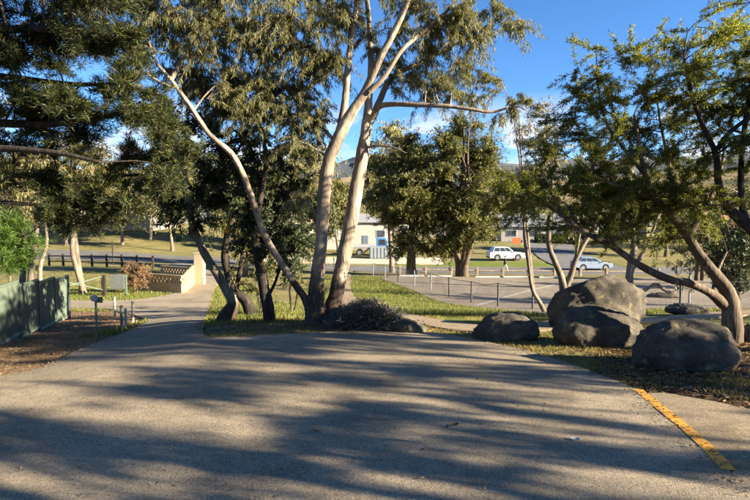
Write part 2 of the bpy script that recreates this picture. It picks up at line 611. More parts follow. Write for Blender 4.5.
# mulch strip between the metal fence and the driveway
mulch = np.maximum(mulch, np.where((gyv > 3.5) & (gyv < 22) & (pxx < 165) & (gxv < -3.2), 1.0, 0))
mulch = np.maximum(mulch, blob_mask(gxv, gyv, -1.9, 11.6, 2.4, 1.0) * 0.9)
mulch = np.maximum(mulch, blob_mask(gxv, gyv, 5, 47, 11, 1.7) * 0.8)
litter = np.maximum(litter, np.where((gxv > 2.2) & (gyv < 9.0) & (gyv > 3) & (pxx > 600), 1.0, 0))
litter = np.maximum(litter, blob_mask(gxv, gyv, 7.5, 7.5, 4.5, 2.2))
litter = np.maximum(litter, blob_mask(gxv, gyv, -0.6, 11.0, 1.8, 0.7) * 0.8)
litter = np.maximum(litter, np.where((gyv < 2) | (gxv > 12) & (gyv < 14), 0.7, 0))
lush = np.maximum(lush, blob_mask(gxv, gyv, 0.7, 24, 4.0, 15, 0.05))
lush = np.maximum(lush, blob_mask(gxv, gyv, -11, 25.5, 6, 2.0))
lush = np.maximum(lush, blob_mask(gxv, gyv, 15, 69, 16, 3))
lush = np.maximum(lush, blob_mask(gxv, gyv, 3.0, 10.0, 1.7, 0.8) * 0.7)
dry = np.where(gyv > 75, 0.55, 0.25) * np.ones(len(gxv))

mg, t, b = mat_new('ground_soil', 0.95, 0.1)
at = N(t, 'ShaderNodeAttribute'); at.attribute_name = 'zone'
sp = N(t, 'ShaderNodeSeparateColor'); t.links.new(at.outputs['Color'], sp.inputs[0])
v = coords(t)
n1 = noise(t, v, 0.35, 5, 0.6); n2 = noise(t, v, 3.5, 5, 0.65); n3 = noise(t, v, 28, 4, 0.7)
gr = ramp(t, n2, [(0.3, (0.075, 0.085, 0.022)), (0.5, (0.13, 0.13, 0.04)), (0.7, (0.21, 0.175, 0.075))]).outputs[0]
lu = ramp(t, n2, [(0.3, (0.075, 0.105, 0.018)), (0.55, (0.13, 0.16, 0.028)), (0.75, (0.19, 0.19, 0.05))]).outputs[0]
mu = ramp(t, n3, [(0.3, (0.10, 0.06, 0.034)), (0.55, (0.21, 0.135, 0.075)), (0.75, (0.32, 0.22, 0.13))]).outputs[0]
li = ramp(t, n3, [(0.3, (0.035, 0.024, 0.014)), (0.55, (0.085, 0.055, 0.028)), (0.78, (0.16, 0.11, 0.055))]).outputs[0]
dr = ramp(t, n1, [(0.35, (0.15, 0.13, 0.05)), (0.65, (0.28, 0.215, 0.105))]).outputs[0]


def soft(x):
    a = N(t, 'ShaderNodeMath', operation='MULTIPLY_ADD'); t.links.new(n2, a.inputs[0]); a.inputs[1].default_value = 0.9
    t.links.new(x, a.inputs[2])
    mr_ = N(t, 'ShaderNodeMapRange'); mr_.inputs['From Min'].default_value = 0.75; mr_.inputs['From Max'].default_value = 1.1
    t.links.new(a.outputs[0], mr_.inputs['Value'])
    return mr_.outputs[0]


c = mixc(t, n1, gr, dr)
c = mixc(t, soft(sp.outputs[1]), c, lu)
c = mixc(t, soft(sp.outputs[0]), c, mu)
c = mixc(t, soft(sp.outputs[2]), c, li)
c = mixc(t, 0.5, c, ramp(t, n3, [(0.3, (0.55, 0.55, 0.55)), (0.7, (1.2, 1.2, 1.2))]).outputs[0], 'MULTIPLY')
t.links.new(c, b.inputs['Base Color'])
bump(t, b, n3, 0.7, 0.04)
M['ground'] = mg
go = mesh_np('ground', np.column_stack([gxv, gyv, GZ.ravel()]), quads, mg, smooth=True)
tag(go, kind='structure')
ca = go.data.color_attributes.new('zone', 'FLOAT_COLOR', 'POINT')
ca.data.foreach_set('color', np.column_stack([mulch, lush, litter, np.ones(len(gxv))]).astype(np.float32).ravel())


def zone_at(x, y):
    """(driveway?) True where a sealed sheet covers the soil"""
    r = np.zeros(np.shape(x), bool)
    for poly in SHEETS:
        p = np.array(poly)
        k = (x >= p[:, 0].min()) & (x <= p[:, 0].max()) & (y >= p[:, 1].min()) & (y <= p[:, 1].max())
        if k.any():
            q = np.zeros(np.shape(x), bool); q[k] = inside(poly, x[k], y[k]); r |= q
    return r


# ------------------------------------------------------------------ hills all round
def ridge(name, r0, r1, base, amp, seed, mat, a0=0, a1=360):
    g = np.random.default_rng(seed)
    na, nr = 240, 14
    ang = np.radians(np.linspace(a0, a1, na) + 180)
    prof = sum(g.uniform(0.4, 1) / k**0.9 * np.sin(ang * k + g.uniform(0, 7)) for k in (3, 5, 8, 13, 21, 34, 55))
    prof = (prof - prof.min()) / (prof.max() - prof.min())
    rows = []
    for j in range(nr):
        s = j / (nr - 1)
        shape = math.sin(s * math.pi / 2) ** 1.3 if s < 1 else 1
        rr = r0 + (r1 - r0) * s
        z = base + amp * (0.45 + 0.55 * prof) * shape + amp * 0.03 * g.normal(size=na) * shape
        z[-1] = z[0]
        rows.append(np.column_stack([rr * np.sin(ang), rr * np.cos(ang), z]))
    back = rows[-1].copy(); back[:, :2] *= 1.25; back[:, 2] = base
    rows.append(back)
    V = np.concatenate(rows); nr += 1
    ii = np.arange(nr * na).reshape(nr, na)
    q = np.stack([ii[:-1, :-1], ii[:-1, 1:], ii[1:, 1:], ii[1:, :-1]], -1).reshape(-1, 4)
    return tag(mesh_np(name, V, q, mat, smooth=True), kind='structure')


def hill_mat(name, a, b_, sc):
    m, t, b = mat_new(name, 1.0, 0.0)
    v = coords(t)
    f = noise(t, v, sc, 6, 0.65)
    r = ramp(t, f, [(0.38, a), (0.55, b_)])
    t.links.new(r.outputs[0], b.inputs['Base Color'])
    return m


ridge('hills', 400, 1100, 2, 85, 3, hill_mat('hill_grass', (0.075, 0.075, 0.045), (0.25, 0.19, 0.11), 0.012))
ridge('mountains', 2600, 5200, -20, 620, 12, hill_mat('mountain_forest_haze', (0.07, 0.085, 0.10), (0.11, 0.12, 0.13), 0.0015))  # forest colour with the blue of distance haze painted in


# ------------------------------------------------------------------ helpers: wood and leaves
def unit(a):
    return a / np.maximum(np.linalg.norm(a, axis=-1, keepdims=True), 1e-9)


def spline(p, step):
    """Catmull-Rom through p (n,4): xyz + radius"""
    p = np.asarray(p, float); o = []
    n = len(p)
    for i in range(n - 1):
        a, b = p[i], p[i + 1]
        p0 = p[i - 1] if i else 2 * a - b
        p3 = p[i + 2] if i < n - 2 else 2 * b - a
        k = max(2, int(np.linalg.norm(b[:3] - a[:3]) / step))
        for j in range(k):
            t = j / k
            o.append(0.5 * (2 * a + (b - p0) * t + (2 * p0 - 5 * a + 4 * b - p3) * t * t + (3 * a - p0 - 3 * b + p3) * t**3))
    o.append(p[-1])
    o = np.array(o)
    o[:, 3] = np.maximum(o[:, 3], 0.003)
    return o


def tube(path, k=10, wob=0.06, g=rng):
    """tapered limb along path (n,4); returns verts, quads"""
    n = len(path)
    T = unit(np.gradient(path[:, :3], axis=0))
    ref = np.array((0.3, 1.0, 0.1))
    q = unit(ref - (T @ ref)[:, None] * T)
    e = np.cross(T, q)
    th = np.linspace(0, 2 * np.pi, k, endpoint=False)
    lump = 1 + wob * g.normal(size=(n, k))
    lump = (lump + np.roll(lump, 1, 0) + np.roll(lump, 1, 1)) / 3
    rr = path[:, 3][:, None] * lump
    V = path[:, None, :3] + rr[..., None] * (np.cos(th)[None, :, None] * q[:, None] + np.sin(th)[None, :, None] * e[:, None])
    V = V.reshape(-1, 3)
    i = np.arange(n * k).reshape(n, k)
    Fq = np.stack([i[:-1], np.roll(i[:-1], -1, 1), np.roll(i[1:], -1, 1), i[1:]], -1).reshape(-1, 4)
    V = np.vstack([V, path[-1:, :3] + T[-1:] * path[-1, 3]])
    tip = len(V) - 1
    cap = np.stack([i[-1], np.roll(i[-1], -1), np.full(k, tip), np.full(k, tip)], -1)[:, :3]
    return V, Fq, cap


def wood(name, path, mat, parent, k=10, wob=0.06, off=None, step=0.12):
    V, Fq, cap = tube(spline(path, step), k, wob)
    return mesh_np(name, V, [Fq, cap], mat, parent, smooth=True, off=off)


def bez(s, m, e, t):
    t = t[:, None]
    return (1 - t)**2 * s + 2 * t * (1 - t) * m + t * t * e


STYLE = {
    'gum':    dict(down=1.0, tang=0.45, rnd=0.45, up=0.0, sag=0.35),
    'wattle': dict(down=0.0, tang=0.9, rnd=0.6, up=0.05, sag=0.10),
    'pine':   dict(down=0.0, tang=0.8, rnd=0.75, up=0.25, sag=0.05),
    'broad':  dict(down=0.25, tang=0.3, rnd=0.9, up=0.0, sag=0.1),
}


def grow(root, off, nodes, blobs, style, leaf, per, lmat, tmat, g, twig_r=0.006, stems=True, crown='crown'):
    """blobs: (centre, (rx,ry,rz), n twigs). Adds the parts 'twigs' and 'crown' to root."""
    st = STYLE[style]
    Vt, Ft, Vn = [], [], 0
    S_, Mi, E_ = [], [], []
    capsF = []
    for c, rad, ntw in blobs:
        c = np.asarray(c, float); rad = np.asarray(rad, float)
        dv = c - nodes[:, :3]
        dist = np.linalg.norm(dv, axis=1) + 0.5 * np.maximum(-dv[:, 2], 0)
        a = nodes[int(np.argmin(dist))]
        L = np.linalg.norm(c - a[:3])
        mid = (a[:3] + c) / 2 + np.array((0, 0, 0.14 * L)) + g.normal(0, 0.08 * L, 3)
        r0 = min(a[3] * 0.55, 0.010 + 0.010 * L)
        if stems:
            pth = spline([(*a[:3], r0), (*mid, r0 * 0.7), (*c, max(r0 * 0.35, 0.004))], 0.25)
            V, Fq, cap = tube(pth, 5, 0.08, g)
            Vt.append(V); Ft.append(Fq + Vn); capsF.append(cap + Vn); Vn += len(V)
        t = g.uniform(0.3, 1.0, ntw)
        s = bez(np.repeat(a[None, :3], ntw, 0), np.repeat(mid[None], ntw, 0), np.repeat(c[None], ntw, 0), t)
        d = np.clip(g.normal(size=(ntw, 3)), -2.1, 2.1) * 0.62 * rad
        e = c + d
        ln = np.linalg.norm(e - s, axis=1)
        m = (s + e) / 2 + g.normal(0, 0.10, (ntw, 3)) * ln[:, None] + np.array((0, 0, 1.0)) * (st['sag'] * ln * 0.6)[:, None]
        e = e - np.array((0, 0, 1.0)) * (st['sag'] * ln * 0.6)[:, None]
        S_.append(s); Mi.append(m); E_.append(e)
    S_ = np.concatenate(S_); Mi = np.concatenate(Mi); E_ = np.concatenate(E_)
    nt_ = len(S_)
    # thin twigs, all at once
    tt = (0, 0.35, 0.7, 1.0)
    ax = unit(E_ - S_); q = unit(np.cross(ax, np.array((0.21, 0.87, 0.44)))); w = np.cross(ax, q)
    rings = []
    for t in tt:
        pc = bez(S_, Mi, E_, np.full(nt_, t)); r = twig_r * (1 - 0.75 * t)
        rings.append(np.stack([pc + r * (q * math.cos(h) + w * math.sin(h)) for h in (0, 2.094, 4.189)], 1))
    V = np.stack(rings, 1).reshape(-1, 3)
    base = np.arange(nt_)[:, None] * 12
    fq = []
    for a_ in range(3):
        for b_ in range(3):
            fq.append(base + np.array([a_ * 3 + b_, a_ * 3 + (b_ + 1) % 3, a_ * 3 + 3 + (b_ + 1) % 3, a_ * 3 + 3 + b_]))
    fq = np.concatenate(fq) + Vn
    Vt.append(V)
    tw = mesh_np('twigs', np.concatenate(Vt), ([np.concatenate(Ft + [fq])] + ([np.concatenate(capsF)] if capsF else [])), tmat, root, smooth=True, off=off)
    tw['kind'] = 'stuff'
    # leaves
    ti = np.repeat(np.arange(nt_), per)
    n = len(ti)
    t = g.uniform(0.2, 1.0, n)
    pos = bez(S_[ti], Mi[ti], E_[ti], t) + g.normal(0, leaf[0] * 0.22, (n, 3))
    tang = unit((1 - t)[:, None] * (Mi[ti] - S_[ti]) + t[:, None] * (E_[ti] - Mi[ti]))
    dr_ = unit(np.array((0, 0, -1.0)) * st['down'] + np.array((0, 0, 1.0)) * st['up'] + tang * st['tang'] + g.normal(size=(n, 3)) * st['rnd'])
    wd = unit(np.cross(dr_, g.normal(size=(n, 3))))
    ll = leaf[0] * g.uniform(0.65, 1.25, n)[:, None]
    lw = leaf[1] * g.uniform(0.7, 1.25, n)[:, None] * 0.5
    nn = np.cross(dr_, wd)
    midp = pos + dr_ * ll * 0.42 + nn * ll * 0.05
    V = np.stack([pos, midp + wd * lw, pos + dr_ * ll, midp - wd * lw], 1).reshape(-1, 3)
    Fq = np.arange(4 * n).reshape(n, 4)
    return mesh_np(crown, V, Fq, lmat, root, off=off)


def limbs_px(limbs, ppm=None):
    """[(x,row,d,radius_px)] -> world (n,4)"""
    o = []
    for L in limbs:
        a = []
        for (x, r, d, rp) in L:
            a.append((*P(x, r, d), rp * d / F))
        o.append(np.array(a))
    return o


def blobs_px(bl, g, jit=0.25):
    o = []
    for (x, r, d, rxp, rzp, ry, ntw) in bl:
        c = P(x, r, d) + np.array((0, g.normal(0, jit), 0))
        o.append((c, (rxp * d / F, ry, rzp * d / F), ntw))
    return o


def hand_tree(name, label, limbs, blobs, style, leaf, per, lmat, bark, seed, cat='tree', group=None, twig_r=0.006, ks=12, wob=0.07, tmat=None):
    g = np.random.default_rng(seed)
    LW = limbs_px(limbs)
    b = LW[0][0, :3].copy()
    b[2] = Hf(b[0], b[1])
    LW[0][0, 2] = min(LW[0][0, 2], b[2] - 0.12)
    root = tag(empty(name, b), label, cat, group)
    nodes = []
    for i, L in enumerate(LW):
        sp_ = spline(L, 0.1)
        nodes.append(sp_)
        V, Fq, cap = tube(sp_, ks if L[0, 3] > 0.05 else 8, wob, g)
        mesh_np('trunk' if i == 0 else 'branch', V, [Fq, cap], bark, root, smooth=True, off=b)
    nodes = np.concatenate(nodes)
    nodes = nodes[nodes[:, 2] > b[2] + 0.5]
    if blobs:
        grow(root, b, nodes, blobs_px(blobs, g), style, leaf, per, lmat, tmat or bark, g, twig_r)
    return root


def auto_tree(name, label, x, y, height, rad, low, nblob, ntw, per, style, leaf, lmat, bark, seed, cat='tree', group=None,
              trunk_r=0.15, stems=1, lean=(0, 0), blobr=0.42, twig_r=0.012, fill=0.35, squash=1.0, spread=0.12):
    g = np.random.default_rng(seed)
    b = np.array((x, y, Hf(x, y)))
    root = tag(empty(name, b), label, cat, group)
    nodes = []
    cz = height * (low + 1) / 2; hz = height * (1 - low) / 2
    for s in range(stems):
        a = g.uniform(0, 6.28); sp0 = spread * height * (0 if stems == 1 else 1)
        top = b + np.array((lean[0] + math.cos(a) * sp0, lean[1] + math.sin(a) * sp0, height * 0.86))
        st0 = b + np.array((math.cos(a), math.sin(a), 0)) * trunk_r * (0 if stems == 1 else 1.1) - np.array((0, 0, 0.15))
        pts = [(*st0, trunk_r * 1.35)]
        for t in (0.08, 0.3, 0.55, 0.8, 1.0):
            q = st0 + (top - st0) * t + g.normal(0, 0.018 * height, 3) * (1 if 0.1 < t < 1 else 0.2)
            pts.append((*q, trunk_r * (1.02 - 0.88 * t)))
        sp_ = spline(pts, max(0.25, height / 40))
        nodes.append(sp_)
        V, Fq, cap = tube(sp_, 9, 0.07, g)
        mesh_np('trunk', V, [Fq, cap], bark, root, smooth=True, off=b)
    cen = b + np.array((lean[0] * 0.9, lean[1] * 0.9, cz))
    nl = max(3, nblob // 7)
    tr = np.concatenate(nodes)
    for i in range(nl):
        a = g.uniform(0, 6.28); f = g.uniform(0.35, 0.75)
        k = tr[np.argmin(np.abs(tr[:, 2] - (b[2] + height * (low * 0.7 + (0.85 - low * 0.7) * f * 0.9))))]
        tip = cen + np.array((math.cos(a) * rad * 0.62, math.sin(a) * rad * 0.62, (f - 0.45) * hz * 1.1))
        mid = (k[:3] + tip) / 2 + np.array((0, 0, 0.08 * height)) + g.normal(0, 0.02 * height, 3)
        sp_ = spline([(*k[:3], k[3] * 0.6), (*mid, k[3] * 0.42), (*tip, k[3] * 0.18)], max(0.25, height / 40))
        nodes.append(sp_)
        V, Fq, cap = tube(sp_, 7, 0.07, g)
        mesh_np('branch', V, [Fq, cap], bark, root, smooth=True, off=b)
    nodes = np.concatenate(nodes)
    nodes = nodes[nodes[:, 2] > b[2] + 0.25 * height * low + 0.2]
    bl = []
    for i in range(nblob):
        d = unit(g.normal(size=3)) * (fill + (1 - fill) * g.uniform() ** 0.6)
        taper = 1.0 - 0.35 * max(0, d[2])
        c = cen + d * np.array((rad * taper, rad * taper, hz * squash)) * 0.82
        r = rad * blobr * g.uniform(0.7, 1.2)
        bl.append((c, (r, r, r * 0.72), ntw))
    grow(root, b, nodes, bl, style, leaf, per, lmat, bark, g, twig_r)
    return root


# ------------------------------------------------------------------ leaf and bark materials
M['gum_leaf'] = leaf_mat('gum_leaf', (0.07, 0.078, 0.036), (0.125, 0.13, 0.06), (0.24, 0.20, 0.11), 0.40)
M['dark_leaf'] = leaf_mat('dark_leaf', (0.022, 0.035, 0.016), (0.04, 0.058, 0.024), (0.09, 0.095, 0.04), 0.25)
M['pine_leaf'] = leaf_mat('pine_needle', (0.007, 0.014, 0.004), (0.018, 0.030, 0.008), (0.11, 0.105, 0.026), 0.22)
M['bright_leaf'] = leaf_mat('bright_needle', (0.035, 0.075, 0.012), (0.06, 0.125, 0.018), (0.12, 0.19, 0.03), 0.35)  # for a bright green shrub and the pine tuft coloured as sunlit
M['wattle_leaf'] = leaf_mat('wattle_leaf', (0.06, 0.07, 0.02), (0.125, 0.14, 0.032), (0.28, 0.26, 0.07), 0.5)
M['olive_leaf'] = leaf_mat('olive_leaf', (0.045, 0.058, 0.016), (0.10, 0.108, 0.028), (0.24, 0.20, 0.065), 0.3)
M['yellow_leaf'] = leaf_mat('yellow_leaf', (0.11, 0.11, 0.04), (0.18, 0.165, 0.065), (0.28, 0.24, 0.11), 0.3)
M['grey_leaf'] = leaf_mat('grey_leaf', (0.12, 0.115, 0.075), (0.18, 0.165, 0.11), (0.27, 0.23, 0.16), 0.25)
M['rust_leaf'] = leaf_mat('rust_leaf', (0.12, 0.07, 0.04), (0.18, 0.11, 0.06), (0.25, 0.17, 0.09), 0.25)
M['far_leaf'] = leaf_mat('far_leaf', (0.05, 0.06, 0.028), (0.08, 0.085, 0.04), (0.13, 0.12, 0.055), 0.2)

base_main = G(320, 325)
M['gum_bark'] = bark_mat('gum_bark', (0.40, 0.345, 0.27), (0.24, 0.19, 0.142), (0.095, 0.066, 0.046), zlow=1.05, zspan=1.0, low=(0.052, 0.034, 0.025), vscale=0.22, scale=6)
M['lean_bark'] = bark_mat('leaning_bark', (0.30, 0.255, 0.2), (0.18, 0.145, 0.105), (0.08, 0.057, 0.04), zlow=0.45, zspan=0.4, low=(0.045, 0.028, 0.02), vscale=0.2, scale=7)
M['dark_bark'] = bark_mat('dark_bark', (0.06, 0.048, 0.04), (0.035, 0.027, 0.022), (0.016, 0.012, 0.01), vscale=0.15, scale=14)
M['brown_bark'] = bark_mat('brown_bark', (0.19, 0.145, 0.105), (0.11, 0.08, 0.055), (0.045, 0.033, 0.024), vscale=0.18, scale=13)
M['white_bark'] = bark_mat('white_bark', (0.25, 0.21, 0.165), (0.175, 0.14, 0.105), (0.085, 0.065, 0.045), vscale=0.3, scale=6)
M['grey_twig'] = bark_mat('grey_twig', (0.17, 0.15, 0.13), (0.10, 0.09, 0.08), (0.05, 0.045, 0.04), vscale=0.3, scale=20)

# ------------------------------------------------------------------ the big twin-stemmed gum
Dm = float(base_main[1])
d = Dm
limbs = [
    [(315, 329, d, 15), (316, 318, d, 12.5), (316, 300, d, 9.5), (318, 270, d, 7.6), (322, 235, d, 7.2), (324, 200, d, 7.2), (327, 170, d, 7.6), (335, 145, d, 7.0),
     (352, 112, d - .1, 6), (366, 90, d - .2, 5), (378, 62, d - .35, 4.2), (395, 30, d - .5, 3.6), (408, 0, d - .6, 3), (424, -45, d - .7, 2.2), (440, -90, d - .8, 1.2)],
    [(330, 329, d + .1, 13), (333, 312, d + .15, 10.5), (337, 290, d + .2, 8.5), (343, 262, d + .3, 8.2), (350, 225, d + .4, 8), (357, 185, d + .5, 7.6), (363, 150, d + .6, 7), (367, 125, d + .65, 6),
     (369, 95, d + .7, 4), (371, 60, d + .8, 3.4), (369, 20, d + .9, 2.8), (365, -30, d + 1, 2.2), (370, -90, d + 1, 1.2)],
    [(333, 150, d, 5.0), (338, 138, d + .1, 4.6), (344, 110, d + .2, 4.3), (347, 80, d + .3, 3.8), (350, 48, d + .4, 3.4), (357, 0, d + .5, 2.8), (360, -50, d + .6, 2.0), (352, -100, d + .7, 1.0)],
    [(312, 318, d - .1, 8), (306, 300, d - .1, 5.6), (296, 286, d - .15, 5.2), (282, 264, d - .2, 5.2), (270, 245, d - .25, 5), (261, 226, d - .3, 4.8), (250, 193, d - .4, 4.6), (242, 172, d - .4, 4.5), (230, 152, d - .5, 4.4),
     (210, 135, d - .6, 4), (190, 106, d - .7, 3.6), (171, 80, d - .8, 3.0), (155, 60, d - .9, 2.2), (146, 30, d - .9, 1.4)],
    [(366, 128, d + .65, 4.8), (373, 117, d + .7, 4.2), (380, 100, d + .8, 3.6), (388, 83, d + .9, 3.2), (400, 72, d + 1, 3.0), (418, 64, d + 1.1, 2.5), (440, 52, d + 1.2, 2.0), (465, 40, d + 1.3, 1.4), (490, 34, d + 1.3, .8)],
    [(370, 122, d + .6, 3.4), (379, 107, d + .4, 3.2), (395, 104, d + .2, 3.0), (420, 105, d, 2.7), (445, 106, d - .1, 2.4), (470, 109, d - .2, 2.0), (492, 112, d - .2, 1.6), (515, 106, d - .2, 1.0), (528, 111, d - .2, .5)],
    [(369, 92, d - .25, 3.2), (385, 76, d - .3, 2.8), (402, 50, d - .2, 2.6), (425, 30, d - .1, 2.2), (450, 8, d, 1.8), (470, -20, d + .1, 1.0)],
    [(336, 142, d, 2.4), (322, 128, d + .3, 2), (305, 117, d + .5, 1.8), (287, 112, d + .7, 1.3), (268, 100, d + .9, .8)],
    [(347, 85, d + .3, 2.2), (330, 62, d + .3, 2), (305, 45, d + .2, 1.8), (270, 32, d + .1, 1.4), (235, 28, d, 1.0), (205, 40, d, .6)],
    [(171, 80, d - .8, 2.6), (182, 60, d - .5, 2.4), (195, 38, d - .3, 2), (215, 12, d, 1.6), (235, -20, d + .2, 1)],
    [(176, 88, d - .75, 1.4), (160, 82, d - .9, 1.2), (146, 73, d - 1.0, 1), (134, 65, d - 1.1, .6)],
    [(355, 20, d + .5, 2.0), (335, -10, d + .2, 1.7), (300, -35, d, 1.4), (255, -50, d - .2, 1.0)],
    [(364, 148, d + .6, 1.5), (376, 146, d + .4, 1.2), (392, 147, d + .2, .9), (406, 153, d, .5)],
    [(322, 232, d, 1.6), (316, 214, d + .1, 1.4), (307, 200, d + .2, 1.0), (300, 192, d + .2, .5)],
]
limbs = [[(x_, r_, d_, w_ * (.86 if r_ < 300 else .95) * (.74 if i_ == 3 else 1)) for (x_, r_, d_, w_) in L_] for i_, L_ in enumerate(limbs)]
g0 = np.random.default_rng(41)
bl = []
for x in range(146, 340, 23):
    bl.append((x, -12, d + g0.normal(0, .6), 19, 18, .65, 13)); bl.append((x + 10, 22, d + g0.normal(0, .6), 18, 17, .6, 13))
    bl.append((x + 4, 52, d + g0.normal(0, .6), 17, 16, .55, 10))
for x in range(182, 312, 24):
    bl.append((x, 86, d + .4 + g0.normal(0, .5), 15, 15, .5, 8)); bl.append((x + 14, 118, d + .8 + g0.normal(0, .5), 14, 14, .5, 7))
for (x, r, n) in ((236, 92, 9), (258, 84, 9), (280, 88, 9), (302, 92, 8), (318, 104, 7), (246, 112, 8), (290, 122, 8), (312, 128, 6), (268, 104, 8), (222, 78, 9), (206, 90, 8), (300, 150, 6), (284, 142, 6), (306, 68, 8), (388, -8, 10), (415, 4, 12), (440, 22, 13), (466, 8, 12), (488, 14, 10), (458, 40, 13), (482, 45, 9), (430, 48, 11), (405, 30, 9), (418, 74, 9), (446, 74, 11),
                  (470, 72, 10), (486, 80, 6), (398, 62, 7), (400, 92, 5), (430, 92, 6), (455, 94, 6), (508, 33, 4), (520, 28, 3), (380, 48, 5), (362, 30, 7), (345, 20, 8), (330, 60, 6), (478, 95, 3), (318, 82, 6)):
    bl.append((x, r, d + .5 + g0.normal(0, .5), 15, 14, .5, n))
for x in range(150, 500, 30):
    bl.append((x, -50 + g0.normal(0, 8), d + g0.normal(0, .8), 22, 20, .7, 9)); bl.append((x + 15, -95 + g0.normal(0, 10), d + g0.normal(0, .9), 22, 20, .7, 8))
for (x, r, n) in ((514, 108, 4), (525, 104, 3), (498, 118, 2), (300, 196, 3), (292, 205, 2)):
    bl.append((x, r, d - .1, 9, 9, .3, n))
main = hand_tree('gum_tree', 'tall twin-stemmed pale gum with shaggy split base beside the brush pile', limbs, [(*q_[:6], int(q_[6] * 2.0)) for q_ in [(*z_[:3], z_[3] * 1.45, z_[4] * 1.35, z_[5] * 1.4, z_[6] * 1.1) for z_ in bl]], 'gum', (0.115, 0.015), 84, M['gum_leaf'], M['gum_bark'], 5, ks=16, wob=0.09)

# loose strips of peeling bark round the foot of the big gum
mb = MB(); gg = np.random.default_rng(3)
for i in range(110):
    x = gg.uniform(303, 346); r = gg.uniform(252, 324)
    if r < 296 and not (309 < x < 327 or 333 < x < 350): continue
    p = P(x, r, Dm - 0.19 + gg.uniform(-.04, .06)) - np.array(main.location)
    L = gg.uniform(.08, .34); w = gg.uniform(.003, .011); tx = gg.normal(0, .07); ty = -gg.uniform(0.0, .07)
    V = []
    for k in range(5):
        t_ = k / 4; ww = w * (1 - t_ * .8) * gg.uniform(.7, 1.2)
        c = (p[0] + tx * t_ * t_ + gg.normal(0, .004), p[1] + ty * t_ * t_, p[2] - L * t_)
        V += [(c[0] - ww, c[1], c[2]), (c[0] + ww, c[1] - .004, c[2])]
    mb.add(V, [(2 * k, 2 * k + 1, 2 * k + 3, 2 * k + 2) for k in range(4)])
tag(mb.build('bark_strips', plain('loose_bark', (.19, .13, .09), .9, .5, 9), main), kind='stuff')

# ------------------------------------------------------------------ three trunks left of it
d = 12.6
limbs = [
    [(224, 326, d, 10), (228, 315, d, 8.5), (233, 303, d, 6), (228, 293, d, 4.8), (218, 275, d, 4.3), (206, 256, d, 4.0), (196, 234, d, 3.6), (190, 212, d, 3.3), (187, 190, d, 3.1), (182, 165, d, 3.3), (172, 140, d, 2.6), (165, 115, d, 1.6)],
    [(190, 215, d, 2.6), (205, 195, d + .3, 2.3), (222, 172, d + .6, 2), (238, 150, d + .8, 1.4), (250, 125, d + 1, .8)],
    [(188, 198, d, 2.2), (178, 180, d - .2, 1.9), (165, 168, d - .4, 1.5), (150, 160, d - .5, .9)],
]
bl = []
for (x, r, n) in ((160, 110, 10), (182, 125, 10), (205, 130, 10), (172, 150, 12), (195, 160, 12), (222, 150, 12), (245, 140, 10), (150, 165, 9), (168, 182, 12), (195, 190, 10), (215, 178, 12), (238, 172, 12), (258, 160, 10),
                  (180, 205, 9), (210, 205, 10), (232, 200, 12), (256, 190, 12), (276, 180, 10), (162, 200, 8), (200, 222, 6), (186, 228, 4), (225, 105, 8), (245, 112, 8), (200, 95, 7), (262, 128, 8), (178, 218, 5)):
    bl.append((x, r, d + .3 + g0.normal(0, .4), 14, 13, .5, n))
hand_tree('leaning_tree', 'tree with a pale trunk leaning over the sealed path', limbs, [(*q_[:3], q_[3] * 1.25, q_[4] * 1.25, q_[5], int(q_[6] * 1.9)) for q_ in bl], 'wattle', (0.11, 0.032), 70, M['dark_leaf'], M['lean_bark'], 6)
d = 12.0
limbs = [
    [(270, 328, d, 7), (269, 315, d, 6.2), (265, 292, d, 5.4), (259, 262, d, 4.6), (255, 240, d, 4.2), (257, 215, d, 3.6), (262, 190, d, 3), (266, 160, d, 2.4), (262, 130, d, 1.4)],
    [(257, 250, d, 2.4), (266, 236, d + .2, 2), (275, 220, d + .4, 1.6), (285, 200, d + .6, 1)],
    [(267, 300, d, 1.8), (276, 280, d + .2, 1.5), (281, 262, d + .3, 1.2), (288, 246, d + .4, .7)],
]
bl = [(x, r, d + .5 + g0.normal(0, .4), 14, 13, .5, n) for (x, r, n) in ((250, 205, 12), (270, 205, 12), (288, 195, 10), (242, 220, 9), (262, 222, 12), (280, 222, 12), (298, 210, 9), (290, 235, 10), (270, 240, 8), (302, 230, 8), (248, 180, 10), (285, 165, 8), (300, 180, 8), (296, 255, 7), (240, 240, 6), (282, 248, 7), (304, 246, 6), (262, 250, 5), (290, 268, 5), (276, 150, 7), (305, 150, 5))]
hand_tree('dark_trunk_tree', 'tree with a straight blackened trunk between two leaning trunks', limbs, [(*q_[:3], q_[3] * 1.25, q_[4] * 1.25, q_[5], int(q_[6] * 1.9)) for q_ in bl], 'wattle', (0.10, 0.032), 60, M['dark_leaf'], M['dark_bark'], 8)
d = 14.5
limbs = [
    [(253, 309, d, 7), (246, 301, d, 5.5), (237, 293, d, 4.6), (230, 279, d, 4.2), (225, 258, d, 4), (227, 240, d, 3.4), (232, 215, d, 2.6), (235, 190, d, 1.8)],
    [(236, 290, d, 2.6), (240, 270, d, 2.2), (243, 250, d, 1.8), (249, 228, d, 1)],
]
bl = [(x, r, d + .4 + g0.normal(0, .4), 12, 11, .5, n) for (x, r, n) in ((214, 222, 6), (244, 226, 8), (236, 250, 6), (248, 262, 7), (232, 268, 4), (252, 282, 6), (215, 210, 7), (244, 205, 8), (256, 245, 6))]
hand_tree('forked_tree', 'forked dark tree leaning left behind the blackened trunk', limbs, bl, 'broad', (0.09, 0.035), 36, M['olive_leaf'], M['dark_bark'], 9)

